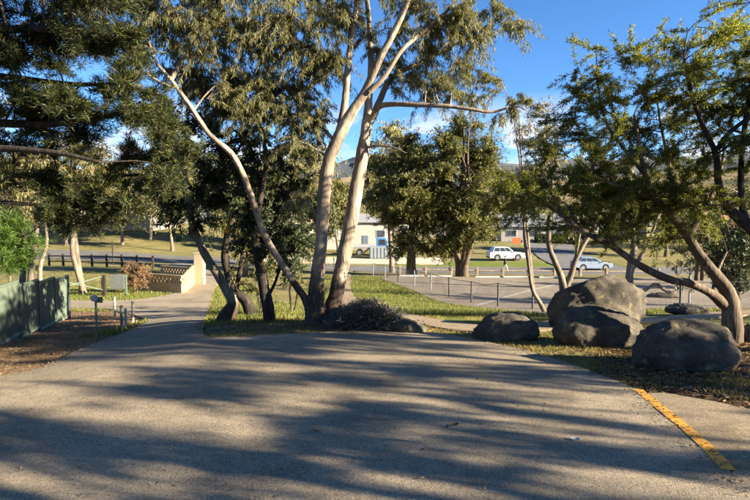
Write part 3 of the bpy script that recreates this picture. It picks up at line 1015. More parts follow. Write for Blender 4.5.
# young gum regrowth behind the trunks
g0 = np.random.default_rng(77)
for k, (x, r, d, hpx, wpx, lab) in enumerate(((293, 312, 14.5, 95, 30, 'leafy young gum sapling between the blackened trunk and the twin-stemmed gum'),
                                            (262, 306, 17.0, 75, 26, 'low leafy sapling behind the blackened trunk'))):
    q = P(x, r, d)
    auto_tree('sapling', lab, q[0], q[1], hpx * d / F, wpx * d / F, 0.15, 12, 9, 14, 'gum', (0.13, 0.03), M['olive_leaf'], M['brown_bark'], 60 + k, trunk_r=0.03, twig_r=0.004, stems=2)

# ------------------------------------------------------------------ the big pine on the left, its trunk out of the picture
d = 8.2
limbs = [
    [(-165, 380, d, 20), (-165, 340, d, 17), (-162, 260, d, 15), (-160, 180, d, 14), (-158, 100, d, 13), (-155, 20, d, 12), (-152, -60, d, 10), (-150, -160, d, 7), (-150, -260, d, 3)],
    [(-160, 130, d, 6), (-90, 118, d, 5.2), (-20, 122, d, 4.4), (50, 124, d + .1, 3.6), (105, 116, d + .2, 2.6), (150, 108, d + .3, 1.5)],
    [(-158, 165, d, 5), (-90, 150, d - .2, 4.4), (-20, 148, d - .4, 3.6), (50, 152, d - .6, 2.6), (100, 162, d - .7, 1.5)],
    [(-158, 205, d, 4), (-90, 178, d + .6, 3.4), (-20, 172, d + .9, 2.8), (60, 180, d + 1.1, 2.2), (120, 176, d + 1.3, 1.6), (175, 172, d + 1.4, 1)],
    [(-155, 60, d, 6), (-80, 40, d - .3, 5), (0, 30, d - .5, 4), (70, 30, d - .6, 3), (125, 40, d - .6, 1.6)],
    [(-155, 10, d, 5), (-80, -30, d + .3, 4.4), (0, -40, d + .5, 3.5), (80, -30, d + .7, 2.4), (130, -12, d + .8, 1.2)],
    [(-157, 90, d, 5), (-80, 70, d + .8, 4.2), (0, 76, d + 1.2, 3.2), (70, 84, d + 1.4, 2.4), (120, 84, d + 1.5, 1.2)],
    [(-152, -60, d, 4), (-70, -110, d, 3), (20, -120, d, 2)],
    [(-160, 190, d, 3.4), (-100, 200, d + .2, 2.8), (-30, 200, d + .3, 2.4), (40, 205, d + .4, 1.8), (95, 208, d + .5, 1)],
]
g0 = np.random.default_rng(19)
bl = []
for x in range(-110, 150, 26):
    for r in (-62, -20, 8):
        bl.append((x + g0.normal(0, 6), r + g0.normal(0, 5), d + g0.normal(0, .6), 17, 11, .6, 15))
for x in range(-10, 150, 20):
    bl.append((x, 40 + g0.normal(0, 5), d - .4 + g0.normal(0, .4), 15, 10, .5, 14))
    bl.append((x + 8, 116 + g0.normal(0, 6), d + g0.normal(0, .4), 16, 10, .5, 15))
for (x, r, n) in ((8, 62, 14), (28, 68, 14), (46, 62, 12), (100, 62, 14), (120, 66, 14), (140, 58, 10), (8, 88, 12), (30, 94, 12), (50, 98, 10), (105, 86, 13), (128, 88, 12), (150, 92, 9), (85, 102, 14), (62, 106, 12), (150, 122, 12), (165, 112, 9),
                  (10, 136, 11), (32, 140, 9), (55, 136, 9), (80, 138, 9), (10, 162, 5), (36, 168, 5), (70, 172, 4), (100, 158, 6), (150, 178, 8), (165, 188, 9), (182, 182, 9), (140, 192, 8), (190, 166, 6), (118, 186, 5),
                  (42, 208, 12), (64, 210, 12), (86, 206, 10), (106, 200, 9), (54, 222, 8), (76, 222, 7), (124, 204, 8), (30, 190, 8), (60, 192, 8), (98, 218, 4), (145, 206, 6), (96, 228, 5), (118, 222, 6), (66, 234, 5), (44, 178, 8), (16, 178, 8), (84, 186, 8), (110, 172, 8), (130, 160, 9), (152, 158, 9), (168, 150, 9), (172, 130, 9), (158, 140, 10), (186, 146, 7), (98, 142, 8), (122, 146, 9), (-20, 180, 8), (-40, 150, 10), (-60, 200, 8), (-30, 110, 12), (-70, 120, 10)):
    bl.append((x, r, d + .5 + g0.normal(0, .35), 13, 8.5, .45, n))
hand_tree('pine_tree', 'large dark pine with long level boughs hanging over the green metal fence', limbs, [(*q_[:3], q_[3] * 1.2, q_[4] * 1.25, q_[5], int(q_[6] * 1.7)) for q_ in bl], 'pine', (0.105, 0.0105), 98, M['pine_leaf'], M['dark_bark'], 21, twig_r=0.007)

# young pine added behind the fence, in the green of a sunlit pine tuft
q = P(10, 320, 12.5)
auto_tree('lit_tuft_pine', 'added young pine just behind the metal fence, coloured as a sunlit pine tuft', q[0] - .1, 12.6, 3.05, .85, 0.5, 22, 26, 50, 'pine', (0.13, 0.012), M['bright_leaf'], M['brown_bark'], 31, trunk_r=0.05, twig_r=0.005, fill=0.2)

# ------------------------------------------------------------------ wattles on the right
bw = G(731, 343)
d = float(bw[1])
limbs = [
    [(731, 350, d, 12), (732, 335, d, 10), (731, 306, d, 8.5), (725, 287, d, 6.6), (711, 270, d, 5.6), (698, 253, d, 5.0), (688, 236, d, 4.5), (677, 221, d - .1, 4.6), (664, 207, d - .2, 4), (654, 196, d - .3, 3.2), (645, 175, d - .4, 2.6), (640, 150, d - .5, 2), (634, 115, d - .6, 1.2)],
    [(724, 305, d, 5.6), (712, 294, d - .15, 4.6), (692, 284, d - .25, 4.2), (672, 280, d - .3, 4), (654, 273, d - .35, 3.8), (636, 263, d - .4, 3.4), (616, 249, d - .45, 3), (597, 239, d - .5, 2.6), (578, 228, d - .5, 2.1), (560, 214, d - .5, 1.6), (540, 202, d - .5, 1.2), (515, 196, d - .5, .8), (495, 194, d - .4, .5)],
    [(689, 238, d, 3.6), (696, 223, d + .1, 3), (706, 210, d + .2, 2.6), (713, 192, d + .3, 2.2), (722, 165, d + .4, 1.6), (726, 135, d + .5, 1)],
    [(714, 293, d - .1, 2.6), (715, 282, d + .1, 2.2), (719, 268, d + .3, 1.6), (727, 252, d + .5, .8)],
    [(660, 203, d - .2, 2.4), (640, 192, d - .4, 2), (618, 186, d - .6, 1.6), (595, 176, d - .7, 1.2), (575, 160, d - .8, .7)],
    [(672, 215, d - .1, 2.2), (672, 190, d + .3, 1.9), (668, 160, d + .6, 1.6), (660, 120, d + .8, 1.2), (655, 75, d + 1, .7)],
    [(645, 175, d - .4, 1.8), (625, 150, d - .2, 1.5), (605, 120, d, 1.2), (598, 80, d + .1, .8), (596, 50, d + .1, .4)],
]
g0 = np.random.default_rng(91)
spots = [(560, 120, 8), (572, 98, 8), (556, 150, 9), (566, 180, 9), (549, 175, 7), (580, 140, 9), (590, 108, 9), (585, 175, 8), (598, 150, 9), (602, 75, 7), (612, 100, 9), (598, 46, 3), (570, 75, 3), (618, 130, 9), (612, 165, 9), (605, 195, 9), (585, 205, 8), (563, 208, 6),
         (630, 60, 6), (640, 90, 9), (632, 115, 9), (648, 130, 9), (636, 155, 10), (660, 155, 9), (650, 185, 9), (628, 185, 9), (630, 210, 8), (655, 212, 6), (660, 60, 5), (664, 95, 8), (672, 125, 9), (680, 155, 8), (684, 185, 7), (700, 170, 7), (655, 40, 3), (604, 222, 6), (642, 228, 5), (668, 236, 4), (690, 208, 6), (712, 225, 5), (546, 200, 5), (556, 228, 3), (536, 190, 6), (522, 178, 6), (510, 192, 6), (498, 182, 5), (505, 210, 5), (525, 206, 6), (490, 200, 4), (516, 225, 3), (572, 222, 5), (590, 228, 5), (616, 236, 4), (622, 205, 8), (640, 200, 8), (666, 192, 8), (676, 205, 7), (700, 196, 6), (628, 225, 6), (652, 240, 4), (690, 228, 4), (715, 205, 5), (575, 192, 7), (594, 186, 7)]
bl = [(x, r, d - .1 + g0.normal(0, .55), 20, 18, .65, int(n * 2.5)) for x, r, n in spots]
hand_tree('wattle_tree', 'brown-barked wattle beside the rounded boulder, one bough reaching low over the car park', limbs, bl, 'wattle', (0.065, 0.012), 100, M['wattle_leaf'], M['brown_bark'], 22, twig_r=0.005)
d = 7.6
limbs = [
    [(800, 400, d, 16), (800, 385, d, 13), (795, 330, d, 10), (782, 275, d, 8), (765, 243, d, 7), (748, 225, d, 6.2), (732, 212, d, 5.2), (723, 199, d, 4.2), (718, 180, d, 3.4), (716, 155, d, 2.8), (703, 126, d, 2.2), (692, 95, d + .1, 2.2), (684, 60, d + .2, 1.2)],
    [(746, 223, d, 4), (742, 205, d + .1, 3.2), (741, 172, d + .2, 2.8), (743, 140, d + .2, 2.4), (749, 100, d + .2, 2.6), (756, 50, d + .3, 2), (760, 0, d + .3, 1)],
    [(717, 150, d, 2.8), (728, 134, d - .1, 2.4), (740, 124, d - .2, 2), (765, 105, d - .3, 1.4)],
    [(790, 300, d, 5), (815, 240, d, 4), (840, 160, d + .2, 3), (850, 80, d + .3, 2)],
]
spots = [(690, 45, 7), (705, 70, 9), (690, 95, 8), (715, 40, 8), (735, 55, 9), (725, 85, 9), (745, 80, 9), (710, 110, 8), (735, 115, 8), (748, 140, 7), (700, 140, 6), (724, 155, 5), (740, 25, 7), (755, 60, 9), (760, 100, 9), (670, 75, 6), (680, 110, 7), (750, 165, 5), (765, 150, 8), (775, 90, 8), (780, 40, 8), (790, 120, 9), (800, 70, 9), (820, 100, 9), (845, 70, 9), (830, 140, 9), (860, 110, 9), (800, 20, 9), (730, 5, 4), (704, 18, 2), (676, 48, 3)]
bl = [(x, r, d + .1 + g0.normal(0, .5), 21, 19, .65, int(n * 2.5)) for x, r, n in spots]
hand_tree('wattle_tree', 'dark forked wattle whose trunk rises behind the leaf litter, crown meeting its lower neighbour', limbs, bl, 'wattle', (0.065, 0.012), 100, M['wattle_leaf'], M['dark_bark'], 23, twig_r=0.005)

# pale forked gum and thin sapling behind the boulders
d = 15.0
limbs = [[(562, 335, d, 6), (563, 310, d, 5), (564, 292, d, 4.4), (561, 276, d, 3.2), (555, 262, d, 2.8), (549, 245, d, 2.5), (549, 220, d, 2.2), (553, 195, d, 1.6), (550, 165, d, 1)],
         [(565, 290, d, 3.6), (571, 275, d, 3), (575, 262, d, 2.7), (582, 247, d, 2.3), (590, 234, d, 1.9), (600, 215, d, 1.3), (612, 190, d, .8)],
         [(576, 262, d, 2), (577, 248, d, 1.8), (579, 236, d, 1.5), (583, 215, d, 1)]]
bl = [(x, r, d + g0.normal(0, .4), 13, 12, .5, n) for x, r, n in ((540, 175, 6), (555, 160, 6), (570, 185, 6), (590, 190, 6), (605, 185, 5), (545, 205, 4), (575, 215, 4), (560, 140, 5), (535, 150, 5), (588, 165, 5), (578, 232, 3))]
hand_tree('pale_forked_gum', 'slender gum forking low into pale stems behind the boulders', limbs, bl, 'gum', (0.12, 0.03), 26, M['grey_leaf'], M['white_bark'], 25)
d = 16.0
limbs = [[(548, 330, d, 3.2), (547, 318, d, 2.6), (540, 303, d, 2.2), (533, 291, d, 2), (530, 275, d, 1.7), (527, 250, d, 1.5), (524, 225, d, 1.2), (527, 200, d, .8)]]
bl = [(x, r, d, 8, 9, .3, n) for x, r, n in ((524, 200, 5), (530, 190, 5), (520, 215, 4), (532, 212, 3), (526, 180, 5))]
hand_tree('thin_sapling', 'thin crooked bare-stemmed sapling beside the low rounded boulder', limbs, bl, 'gum', (0.1, 0.025), 12, M['grey_leaf'], M['white_bark'], 26)
d = 26.0
limbs = [[(633, 312, d, 6), (632, 300, d, 5), (629, 285, d, 4.2), (631, 265, d, 3.6), (634, 245, d, 3), (630, 215, d, 2.2), (626, 180, d, 1.2)],
         [(631, 270, d, 2.6), (640, 258, d, 2.2), (650, 238, d, 1.6), (660, 210, d, 1)],
         [(632, 292, d, 2.4), (645, 290, d, 1.8), (655, 284, d, 1.6), (662, 288, d, 1.8), (672, 293, d, 1.6), (684, 286, d, 1.0)]]
bl = [(x, r, d + g0.normal(0, .8), 16, 13, 1.2, n) for x, r, n in ((610, 195, 7), (630, 185, 7), (650, 195, 7), (670, 205, 7), (640, 215, 5), (660, 240, 5), (680, 262, 6), (690, 235, 6), (615, 170, 6), (640, 160, 6), (664, 175, 6), (684, 285, 3), (696, 255, 5))]
hand_tree('spreading_gum', 'white-barked spreading gum standing in the shaded right of the car park', limbs, bl, 'gum', (0.2, 0.05), 34, M['grey_leaf'], M['white_bark'], 27, twig_r=0.01)

# ------------------------------------------------------------------ trees standing right of the driveway, their shade falls across it
shade = [(11.0, -0.2, 7.5, 2.6, 0.22, 26, 'tall grey-leaved gum right of the driveway, beside the concrete apron'),
         (15.5, 2.6, 9.0, 3.2, 0.2, 30, 'broad grey-leaved gum standing on the bank past the forked wattle'),
         (8.6, -5.2, 6.5, 2.5, 0.2, 24, 'short grey-leaved gum behind the concrete apron'),
         (17.5, -4.5, 10.0, 3.4, 0.2, 30, 'tallest grey-leaved gum on the bank right of the driveway'),
         (21.0, 7.5, 9.5, 3.0, 0.2, 24, 'far grey-leaved gum on the bank beyond the foot path')]
for k, (x, y, h, r, low, nb, lab) in enumerate(shade):
    auto_tree('gum_tree', lab, x, y, h, r, low, int(nb * (1.6 if y < 0 else 1.8)), 12, 18, 'gum', (0.19, 0.045), M['gum_leaf'], M['white_bark'], 200 + k, trunk_r=0.14, fill=0.25, blobr=.17)

# ------------------------------------------------------------------ trees of the middle distance
def at(x, d):
    return (x - 375.0) / F * d, d


def bgt(name, lab, x, d, top, width, low, nb, ntw, per, style, leaf, lm, bk, seed, **kw):
    X, Y = at(x, d)
    z0 = Hf(X, Y)
    h = P(x, top, d)[2] - z0
    return auto_tree(name, lab, X, Y, h, width / 2 * d / F, low, nb, ntw, per, style, leaf, lm, bk, seed, **kw)


bgt('bushy_tree', 'bushy olive tree with a stout trunk at the end of the wire fence', 412, 45, 112, 108, 0.03, 92, 30, 26, 'broad', (0.25, 0.075), M['olive_leaf'], M['brown_bark'], 301, trunk_r=0.42, fill=0.35, blobr=0.27, squash=1.1)
bgt('bushy_tree', 'bushy dark olive tree with several stems beside the timber barrier', 464, 44, 106, 104, 0.03, 92, 30, 26, 'broad', (0.25, 0.075), M['olive_leaf'], M['brown_bark'], 305, trunk_r=0.3, fill=0.35, stems=3, blobr=0.27, squash=1.1)
bgt('yellow_gum', 'yellowish gum behind the bushy olive trees', 392, 54, 104, 78, 0.25, 34, 20, 18, 'gum', (0.4, 0.11), M['yellow_leaf'], M['white_bark'], 303, trunk_r=0.25)
bgt('wispy_gum', 'wispy grey-leaved gum with thin pale branches above the car park', 536, 34, 84, 62, 0.3, 30, 16, 12, 'gum', (0.24, 0.05), M['grey_leaf'], M['white_bark'], 304, trunk_r=0.12, stems=2)
bgt('street_gum', 'pale gum behind the twin-stemmed trunk, across the road', 305, 84, 130, 90, 0.25, 34, 18, 16, 'gum', (0.5, 0.14), M['yellow_leaf'], M['white_bark'], 305, trunk_r=0.3)
bgt('street_gum', 'grey-green gum seen between the leaning trunk and the blackened trunk', 245, 40, 150, 90, 0.2, 40, 20, 18, 'gum', (0.28, 0.08), M['gum_leaf'], M['brown_bark'], 306, trunk_r=0.2)
# white trunks behind the metal fence
bgt('white_gum', 'white-trunked gum leaning apart in two stems on the lawn behind the metal fence', 85, 27, 130, 95, 0.42, 34, 16, 16, 'gum', (0.2, 0.05), M['yellow_leaf'], M['white_bark'], 310, trunk_r=0.15, stems=2, spread=0.16)
bgt('white_gum', 'white-trunked gum right behind the metal fence', 20, 17, 140, 90, 0.5, 26, 14, 16, 'gum', (0.15, 0.04), M['yellow_leaf'], M['white_bark'], 311, trunk_r=0.13, stems=2, spread=0.14)
bgt('white_gum', 'slim white-trunked gum near the corner of the metal fence', 40, 22, 150, 70, 0.5, 24, 14, 14, 'gum', (0.17, 0.045), M['yellow_leaf'], M['white_bark'], 312, trunk_r=0.11)
far_l = [(-25, 84, 120, 80, 'yellow_leaf', 'yellow-leaved gum across the road beyond the metal fence, standing alone'), (30, 92, 140, 70, 'yellow_leaf', 'tall yellow-leaved gum across the road behind the dark rail fence'),
         (100, 96, 165, 66, 'yellow_leaf', 'short yellow-leaved gum on the sunny bank across the road'), (150, 88, 168, 52, 'grey_leaf', 'grey-leaved gum across the road above the brick enclosure'),
         (65, 80, 150, 72, 'yellow_leaf', 'broad yellow-leaved gum across the road, right behind the white-trunked pair'), (122, 82, 150, 60, 'gum_leaf', 'grey-green gum across the road behind the rust-brown shrub'), (172, 78, 140, 56, 'olive_leaf', 'olive tree across the road behind the cream pillar'),
         (225, 90, 140, 70, 'far_leaf', 'dark tree across the road framed by the forked tree'), (275, 86, 150, 60, 'gum_leaf', 'grey-green gum across the road framed by the blackened trunk'),
         (338, 84, 172, 40, 'olive_leaf', 'olive tree across the road beside the white workshop'), (322, 78, 185, 34, 'far_leaf', 'dark shrubby tree across the road behind the twin-stemmed gum'),
         (190, 100, 150, 62, 'far_leaf', 'dark green tree across the road behind the leaning trunk')]
for k, (x, d, top, w, lm, lab) in enumerate(far_l):
    bgt('street_gum', lab, x, d, top, w, 0.22, 36, 18, 16, 'gum', (0.5, 0.16), M[lm], M['white_bark'], 320 + k, trunk_r=0.25, group='gums across the road')
# right side, beyond the car park
rt = [(735, 24, 205, 80, 'dark_leaf', 'dark dense shrub at the shaded edge of the car park', 0.05), (700, 40, 190, 66, 'olive_leaf', 'olive shrub at the far corner of the car park', 0.1), (752, 33, 215, 60, 'bright_leaf', 'bright green shrub behind the dark dense shrub', 0.05),
      (665, 80, 180, 64, 'olive_leaf', 'roundish olive tree across the road from the parked hatchback', 0.15), (600, 105, 190, 50, 'far_leaf', 'dark street tree beside the side street', 0.2), (770, 90, 160, 90, 'far_leaf', 'large dark tree across the road beyond the bright green shrub', 0.15)]
for k, (x, d, top, w, lm, lab, low) in enumerate(rt):
    s = d / 40
    bgt('shrub' if d < 45 else 'street_tree', lab, x, d, top, w, low, 30, 16, 16, 'broad', (0.24 * max(s, .7), 0.09 * max(s, .7)), M[lm], M['brown_bark'], 340 + k, trunk_r=0.1 + 0.002 * d, stems=2, cat='shrub' if d < 45 else 'tree')
# distant trees among the houses
gg = np.random.default_rng(500)
far_spots = [(-60, 150), (-20, 165), (40, 150), (75, 175), (120, 140), (170, 150), (215, 135), (262, 150), (300, 160), (340, 140), (372, 170), (405, 150), (440, 165), (480, 150), (505, 170), (545, 145), (575, 170), (622, 150), (650, 165), (690, 140), (725, 160), (770, 150), (820, 170)]
for k, (x, d) in enumerate(far_spots):
    X, Y = at(x + gg.normal(0, 6), d)
    o = auto_tree('distant_tree', 'small %s tree among the houses at the foot of the hills' % ('dark green', 'olive', 'yellowish')[k % 3], X, Y, gg.uniform(5, 9), gg.uniform(2.6, 4.6), 0.15, 16, 12, 10, 'broad', (0.95, 0.42),
                  M[('far_leaf', 'olive_leaf', 'yellow_leaf')[k % 3]], M['brown_bark'], 520 + k, trunk_r=0.2, group='distant trees among the houses', twig_r=0.02)

# ------------------------------------------------------------------ boulders
from mathutils import noise as mno


def rock_mat(name, a, b_, c_):
    m, t, b = mat_new(name, 0.95, 0.15)
    v = coords(t)
    f = noise(t, v, 2.4, 8, 0.68); f2 = noise(t, v, 34, 5, 0.7)
    r = ramp(t, f, [(0.3, a), (0.52, b_), (0.72, c_)])
    c = mixc(t, 0.6, r.outputs[0], ramp(t, f2, [(0.3, (0.5, 0.5, 0.5)), (0.7, (1.35, 1.3, 1.25))]).outputs[0], 'MULTIPLY')
    vo = noise(t, v, 7, 3, 0.5)
    lich = ramp(t, vo, [(0.60, (0, 0, 0)), (0.68, (1, 1, 1))])
    c = mixc(t, lich.outputs[0], c, (0.16, 0.13, 0.07))
    t.links.new(c, b.inputs['Base Color'])
    f5 = noise(t, v, 9, 8, 0.75)
    ad = N(t, 'ShaderNodeMath', operation='ADD'); t.links.new(f2, ad.inputs[0]); t.links.new(f5, ad.inputs[1])
    bump(t, b, ad.outputs[0], 0.6, 0.03)
    return m


M['rock'] = rock_mat('granite', (0.038, 0.034, 0.029), (0.082, 0.072, 0.058), (0.165, 0.14, 0.108))


def boulder(label, x0, x1, top, base, depth, seed, planes=5, yoff=0.0, lump=0.22, d=None, tilt=0.0, zbase=None):
    g = np.random.default_rng(seed)
    p = G((x0 + x1) / 2, base) if d is None else P((x0 + x1) / 2, base, d)
    d = p[1]
    dc = d + depth / 2 + yoff
    rx = (x1 - x0) / 2 * dc / F * 1.03
    hz = P(375, top, dc)[2] - P(375, base, d)[2]
    bm = bmesh.new()
    bmesh.ops.create_icosphere(bm, subdivisions=5, radius=1)
    off = Vector(g.uniform(-50, 50, 3))
    cuts = [(unit(g.normal(size=3) * np.array((1, 1, .7))), g.uniform(0.66, 0.86)) for _ in range(planes)]
    for v_ in bm.verts:
        n = v_.co.normalized()
        r = 1 + lump * mno.fractal(n * 1.1 + off, 1.0, 2.0, 4) + 0.36 * lump * mno.fractal(n * 4 + off, 0.8, 2.0, 5)
        q = n * r
        for cn_, cd in cuts:
            k = q.dot(Vector(cn_)) - cd
            if k > 0: q -= Vector(cn_) * k * 0.92
        q += n * 0.03 * mno.fractal(n * 13 + off, 0.7, 2.0, 4)
        cr_ = abs(mno.noise(n * 1.7 + off * 1.3)); q -= n * 0.05 * max(0, 1 - cr_ / .035)
        v_.co = q
    mn = np.array([v_.co for v_ in bm.verts]); lo = mn.min(0); hi = mn.max(0)
    zb = Hf(p[0], p[1] + depth / 2) if zbase is None else zbase
    for v_ in bm.verts:
        q = v_.co
        X = ((q.x - lo[0]) / (hi[0] - lo[0]) - .5) * 2 * rx
        Y = ((q.y - lo[1]) / (hi[1] - lo[1]) - .5) * depth
        Z = ((q.z - lo[2]) / (hi[2] - lo[2])) * hz * 1.5 - 0.5 * hz
        v_.co = (X, Y, Z + tilt * X)
    me = bpy.data.meshes.new('boulder'); bm.to_mesh(me); bm.free()
    me.polygons.foreach_set('use_smooth', np.ones(len(me.polygons), bool))
    o = link('boulder', me, M['rock'])
    o.location = (((x0 + x1) / 2 - 375) / F * dc, dc, P(375, base, d)[2])
    return tag(o, label, 'boulder')


boulder('low rounded boulder beside the foot path and the thin sapling', 474, 541, 311, 343, 0.75, 1, 2, lump=.14)
boulder('low slab-like boulder lying in front of the tallest one', 556, 648, 305, 348, 0.85, 32, 2, yoff=-.12, lump=.16, tilt=-0.08)
boulder('tallest boulder, rising behind the low slab-like boulder', 552, 646, 274, 338, 1.0, 14, 3, yoff=0.9, lump=.17)
boulder('smooth egg-shaped boulder in the leaf litter beside the wattle', 640, 740, 318, 374, 0.95, 25, 1, lump=0.12)
boulder('flat dark rock on the grass behind the egg-shaped boulder', 670, 706, 304, 316, 0.9, 36, 5)
boulder('small dark rock at the end of the brush pile', 390, 427, 319, 335, 0.45, 47, 5)
boulder('flat pale rock at the edge of the shaded car park', 651, 684, 292, 299, 1.2, 58, 4)
boulder('small rock at the foot of the forked wattle behind the egg-shaped boulder', 741, 775, 322, 345, 0.5, 69, 4)

# ------------------------------------------------------------------ brush pile
bp = G(367, 331)
root = tag(empty('brush_pile', bp), 'heap of dry grey branches and twigs beside the twin-stemmed gum', 'brush pile')
gg = np.random.default_rng(8)
Vs, Fs, Cs, n = [], [], [], 0
for i in range(420):
    a = np.array((gg.uniform(-.72, .66), gg.uniform(-.1, .9), gg.uniform(-.02, .30)))
    dr_ = unit(np.array((gg.normal(0, 1), gg.normal(0, .7), gg.normal(.22, .38))))
    L = gg.uniform(.2, .65)
    m_ = a + dr_ * L * .5 + gg.normal(0, .05, 3); e = a + dr_ * L + gg.normal(0, .08, 3)
    env = (0.50 * (1 - abs(e[0] / .85) ** 2.2) + 0.08) * (.75 + .45 * math.sin(e[0] * 9 + 1) * math.sin(e[0] * 4.1)) + gg.uniform(0, .14)
    e[2] = min(e[2], max(env, .05)); m_[2] = min(m_[2], max(env, .05))
    r = gg.uniform(.003, .010) * (1.6 if i % 12 == 0 else 1)
    V, Fq, cap = tube(spline([(*a, r), (*m_, r * .8), (*e, r * .35)], .12), 5, .1, gg)
    Vs.append(V); Fs.append(Fq + n); Cs.append(cap + n); n += len(V)
tag(mesh_np('twigs', np.concatenate(Vs), [np.concatenate(Fs), np.concatenate(Cs)], M['grey_twig'], root, smooth=True), kind='stuff')
n = 9000
pos = np.column_stack([gg.normal(0, .34, n), gg.uniform(-.12, .9, n), np.zeros(n)])
env = np.maximum(0.50 * (1 - np.abs(pos[:, 0] / .8) ** 2.2), .03)
pos[:, 2] = gg.uniform(0, 1, n) ** .7 * env
dr_ = unit(gg.normal(size=(n, 3))); wd = unit(np.cross(dr_, gg.normal(size=(n, 3))))
ll = gg.uniform(.04, .10, n)[:, None]
V = np.stack([pos, pos + dr_ * ll * .45 + wd * .009, pos + dr_ * ll, pos + dr_ * ll * .45 - wd * .009], 1).reshape(-1, 3)
tag(mesh_np('dry_leaves', V, np.arange(4 * n).reshape(n, 4), leaf_mat('dry_grey_leaf', (.05, .045, .038), (.085, .075, .062), (.14, .115, .085), .1), root), kind='stuff')

# ------------------------------------------------------------------ green sheet-metal fence on the left
M['fence_green'] = plain('fence_green', (0.088, 0.112, 0.082), 0.5, 0.10, 2.5)
M['fence_dark'] = plain('fence_post_green', (0.05, 0.075, 0.055), 0.5, 0.12, 3)
M['fence_pale'] = plain('fence_rail', (0.15, 0.18, 0.14), 0.5, 0.1, 3)
fx, fy = -8.35, 12.6
dx, dy = -0.2575, 0.9663
FH = 1.28
fr = tag(empty('metal_fence', (fx, fy, Hf(fx, fy))), 'ribbed pale green sheet-metal fence along the mulch strip', 'fence')
ang = math.atan2(dy, dx)
ss = np.arange(-9.34, 5.0, 1.336)


def fpos(s):
    return fx + dx * s, fy + dy * s


pan_me = None
for i, s in enumerate(ss):
    x0, y0 = fpos(s); z0 = Hf(x0, y0)
    mb = MB(); mb.box((0, 0, FH / 2 - .1), (.06, .06, FH + .28), 0)
    po = mb.build('post', M['fence_dark'], fr, bevel=.006)
    po.location = (x0 - fx, y0 - fy, z0 - Hf(fx, fy)); po.rotation_euler = (0, 0, ang)
    if i == len(ss) - 1: break
    s1 = ss[i + 1]; x1, y1 = fpos(s1); z1 = Hf(x1, y1)
    zz = (z0 + z1) / 2 - Hf(fx, fy) + .03
    if pan_me is None:
        L = 1.336 - .06
        nn_ = 14; pts = []
        for k in range(nn_):
            a0 = k / nn_ * L - L / 2; w = L / nn_
            pts += [(a0, -.012), (a0 + w * .3, -.012), (a0 + w * .42, .014), (a0 + w * .86, .014)]
        pts.append((L / 2, -.012))
        mb = MB(); V = []
        for (a, b_) in pts: V += [(a, b_, .06), (a, b_, FH - .05)]
        mb.add(V, [(2 * k, 2 * k + 2, 2 * k + 3, 2 * k + 1) for k in range(len(pts) - 1)])
        o = mb.build('panel', M['fence_green'], fr); pan_me = o.data
        mb = MB(); mb.box((0, 0, .035), (L, .05, .06)); lo_ = mb.build('rail', M['fence_pale'], o, bevel=.005)
        mb = MB(); mb.box((0, 0, FH - .02), (L, .05, .06)); hi_ = mb.build('rail', M['fence_green'], o, bevel=.005)
        lo_me, hi_me = lo_.data, hi_.data
    else:
        o = link('panel', pan_me, None, fr)
        link('rail', lo_me, None, o); link('rail', hi_me, None, o)
    o.location = ((x0 + x1) / 2 - fx, (y0 + y1) / 2 - fy, zz); o.rotation_euler = (0, 0, ang)

# ------------------------------------------------------------------ steel posts and round marker by the path
M['post_pale'] = plain('pale_paint', (0.36, 0.37, 0.29), 0.6, 0.2, 9)
M['post_green'] = plain('green_paint', (0.10, 0.14, 0.11), 0.55, 0.2, 9)
M['disc'] = plain('grey_white_paint', (0.32, 0.32, 0.31), 0.5, 0.06, 9)
q = G(97, 339)
r = tag(empty('marker_post', q), 'green post carrying a round pale disc beside the mulch strip', 'marker post')
hz = P(97, 297, q[1])[2] - q[2]
mb = MB(); mb.tube((0, 0, -.15), (0, 0, hz), .022, 10); mb.build('post', M['post_green'], r, smooth=False)
mb = MB(); mb.tube((-.02, -.035, hz - .02), (-.02, -.022, hz - .02), .075, 20); mb.build('disc', M['disc'], r)
mb = MB(); mb.box((.085, 0, hz - .06), (.11, .03, .12)); mb.build('bracket', M['post_green'], r, bevel=.004)
for (x, top, base, lab, mt) in ((115, 297, 318, 'thin pale post nearest the gate across the side path', 'post_pale'), (122, 306, 332, 'stubby dark green post at the edge of the mulch', 'post_green'),
                                (126, 309, 328, 'short pale post between the dark green post and the taller pale post', 'post_pale'), (133, 301, 323, 'taller pale post at the very edge of the sealed path', 'post_pale')):
    q = G(x, base); hz = P(x, top, q[1])[2] - q[2]
    mb = MB(); mb.tube((0, 0, -.15), (0, 0, hz), .034, 10); mb.tube((0, 0, hz), (0, 0, hz + .012), .034, 10, .02)
    o = mb.build('path_post', M[mt]); o.location = q; tag(o, lab, 'post', 'steel posts beside the path')
# gate beyond the side path
q = G(104, 296)
r = tag(empty('gate', q), 'short grey panel gate hung on a dark post across the side path', 'gate')
k = q[1] / F
mb = MB(); mb.box((0, 0, 10.5 * k - .05), (4 * k, .12, 21 * k + .1)); mb.build('post', M['dark_bark'], r, bevel=.01)
mb = MB(); mb.box((10.5 * k, .3, 13.5 * k), (14 * k, .04, 15 * k), .12); mb.build('panel', plain('grey_sheet', (.10, .105, .10), .6, .12, 4), r, bevel=.008)
mb = MB(); mb.box((18.5 * k, .42, 10 * k), (.07, .07, 21 * k)); mb.build('post', M['post_green'], r)
mb = MB(); mb.tube((-26 * k, -1.6, 12 * k), (0, 0, 20 * k), .02, 6); mb.tube((-26 * k, -1.6, 20 * k), (0, 0, 6 * k), .02, 6); tag(mb.build('stay_wires', M['post_green'], r), kind='stuff')

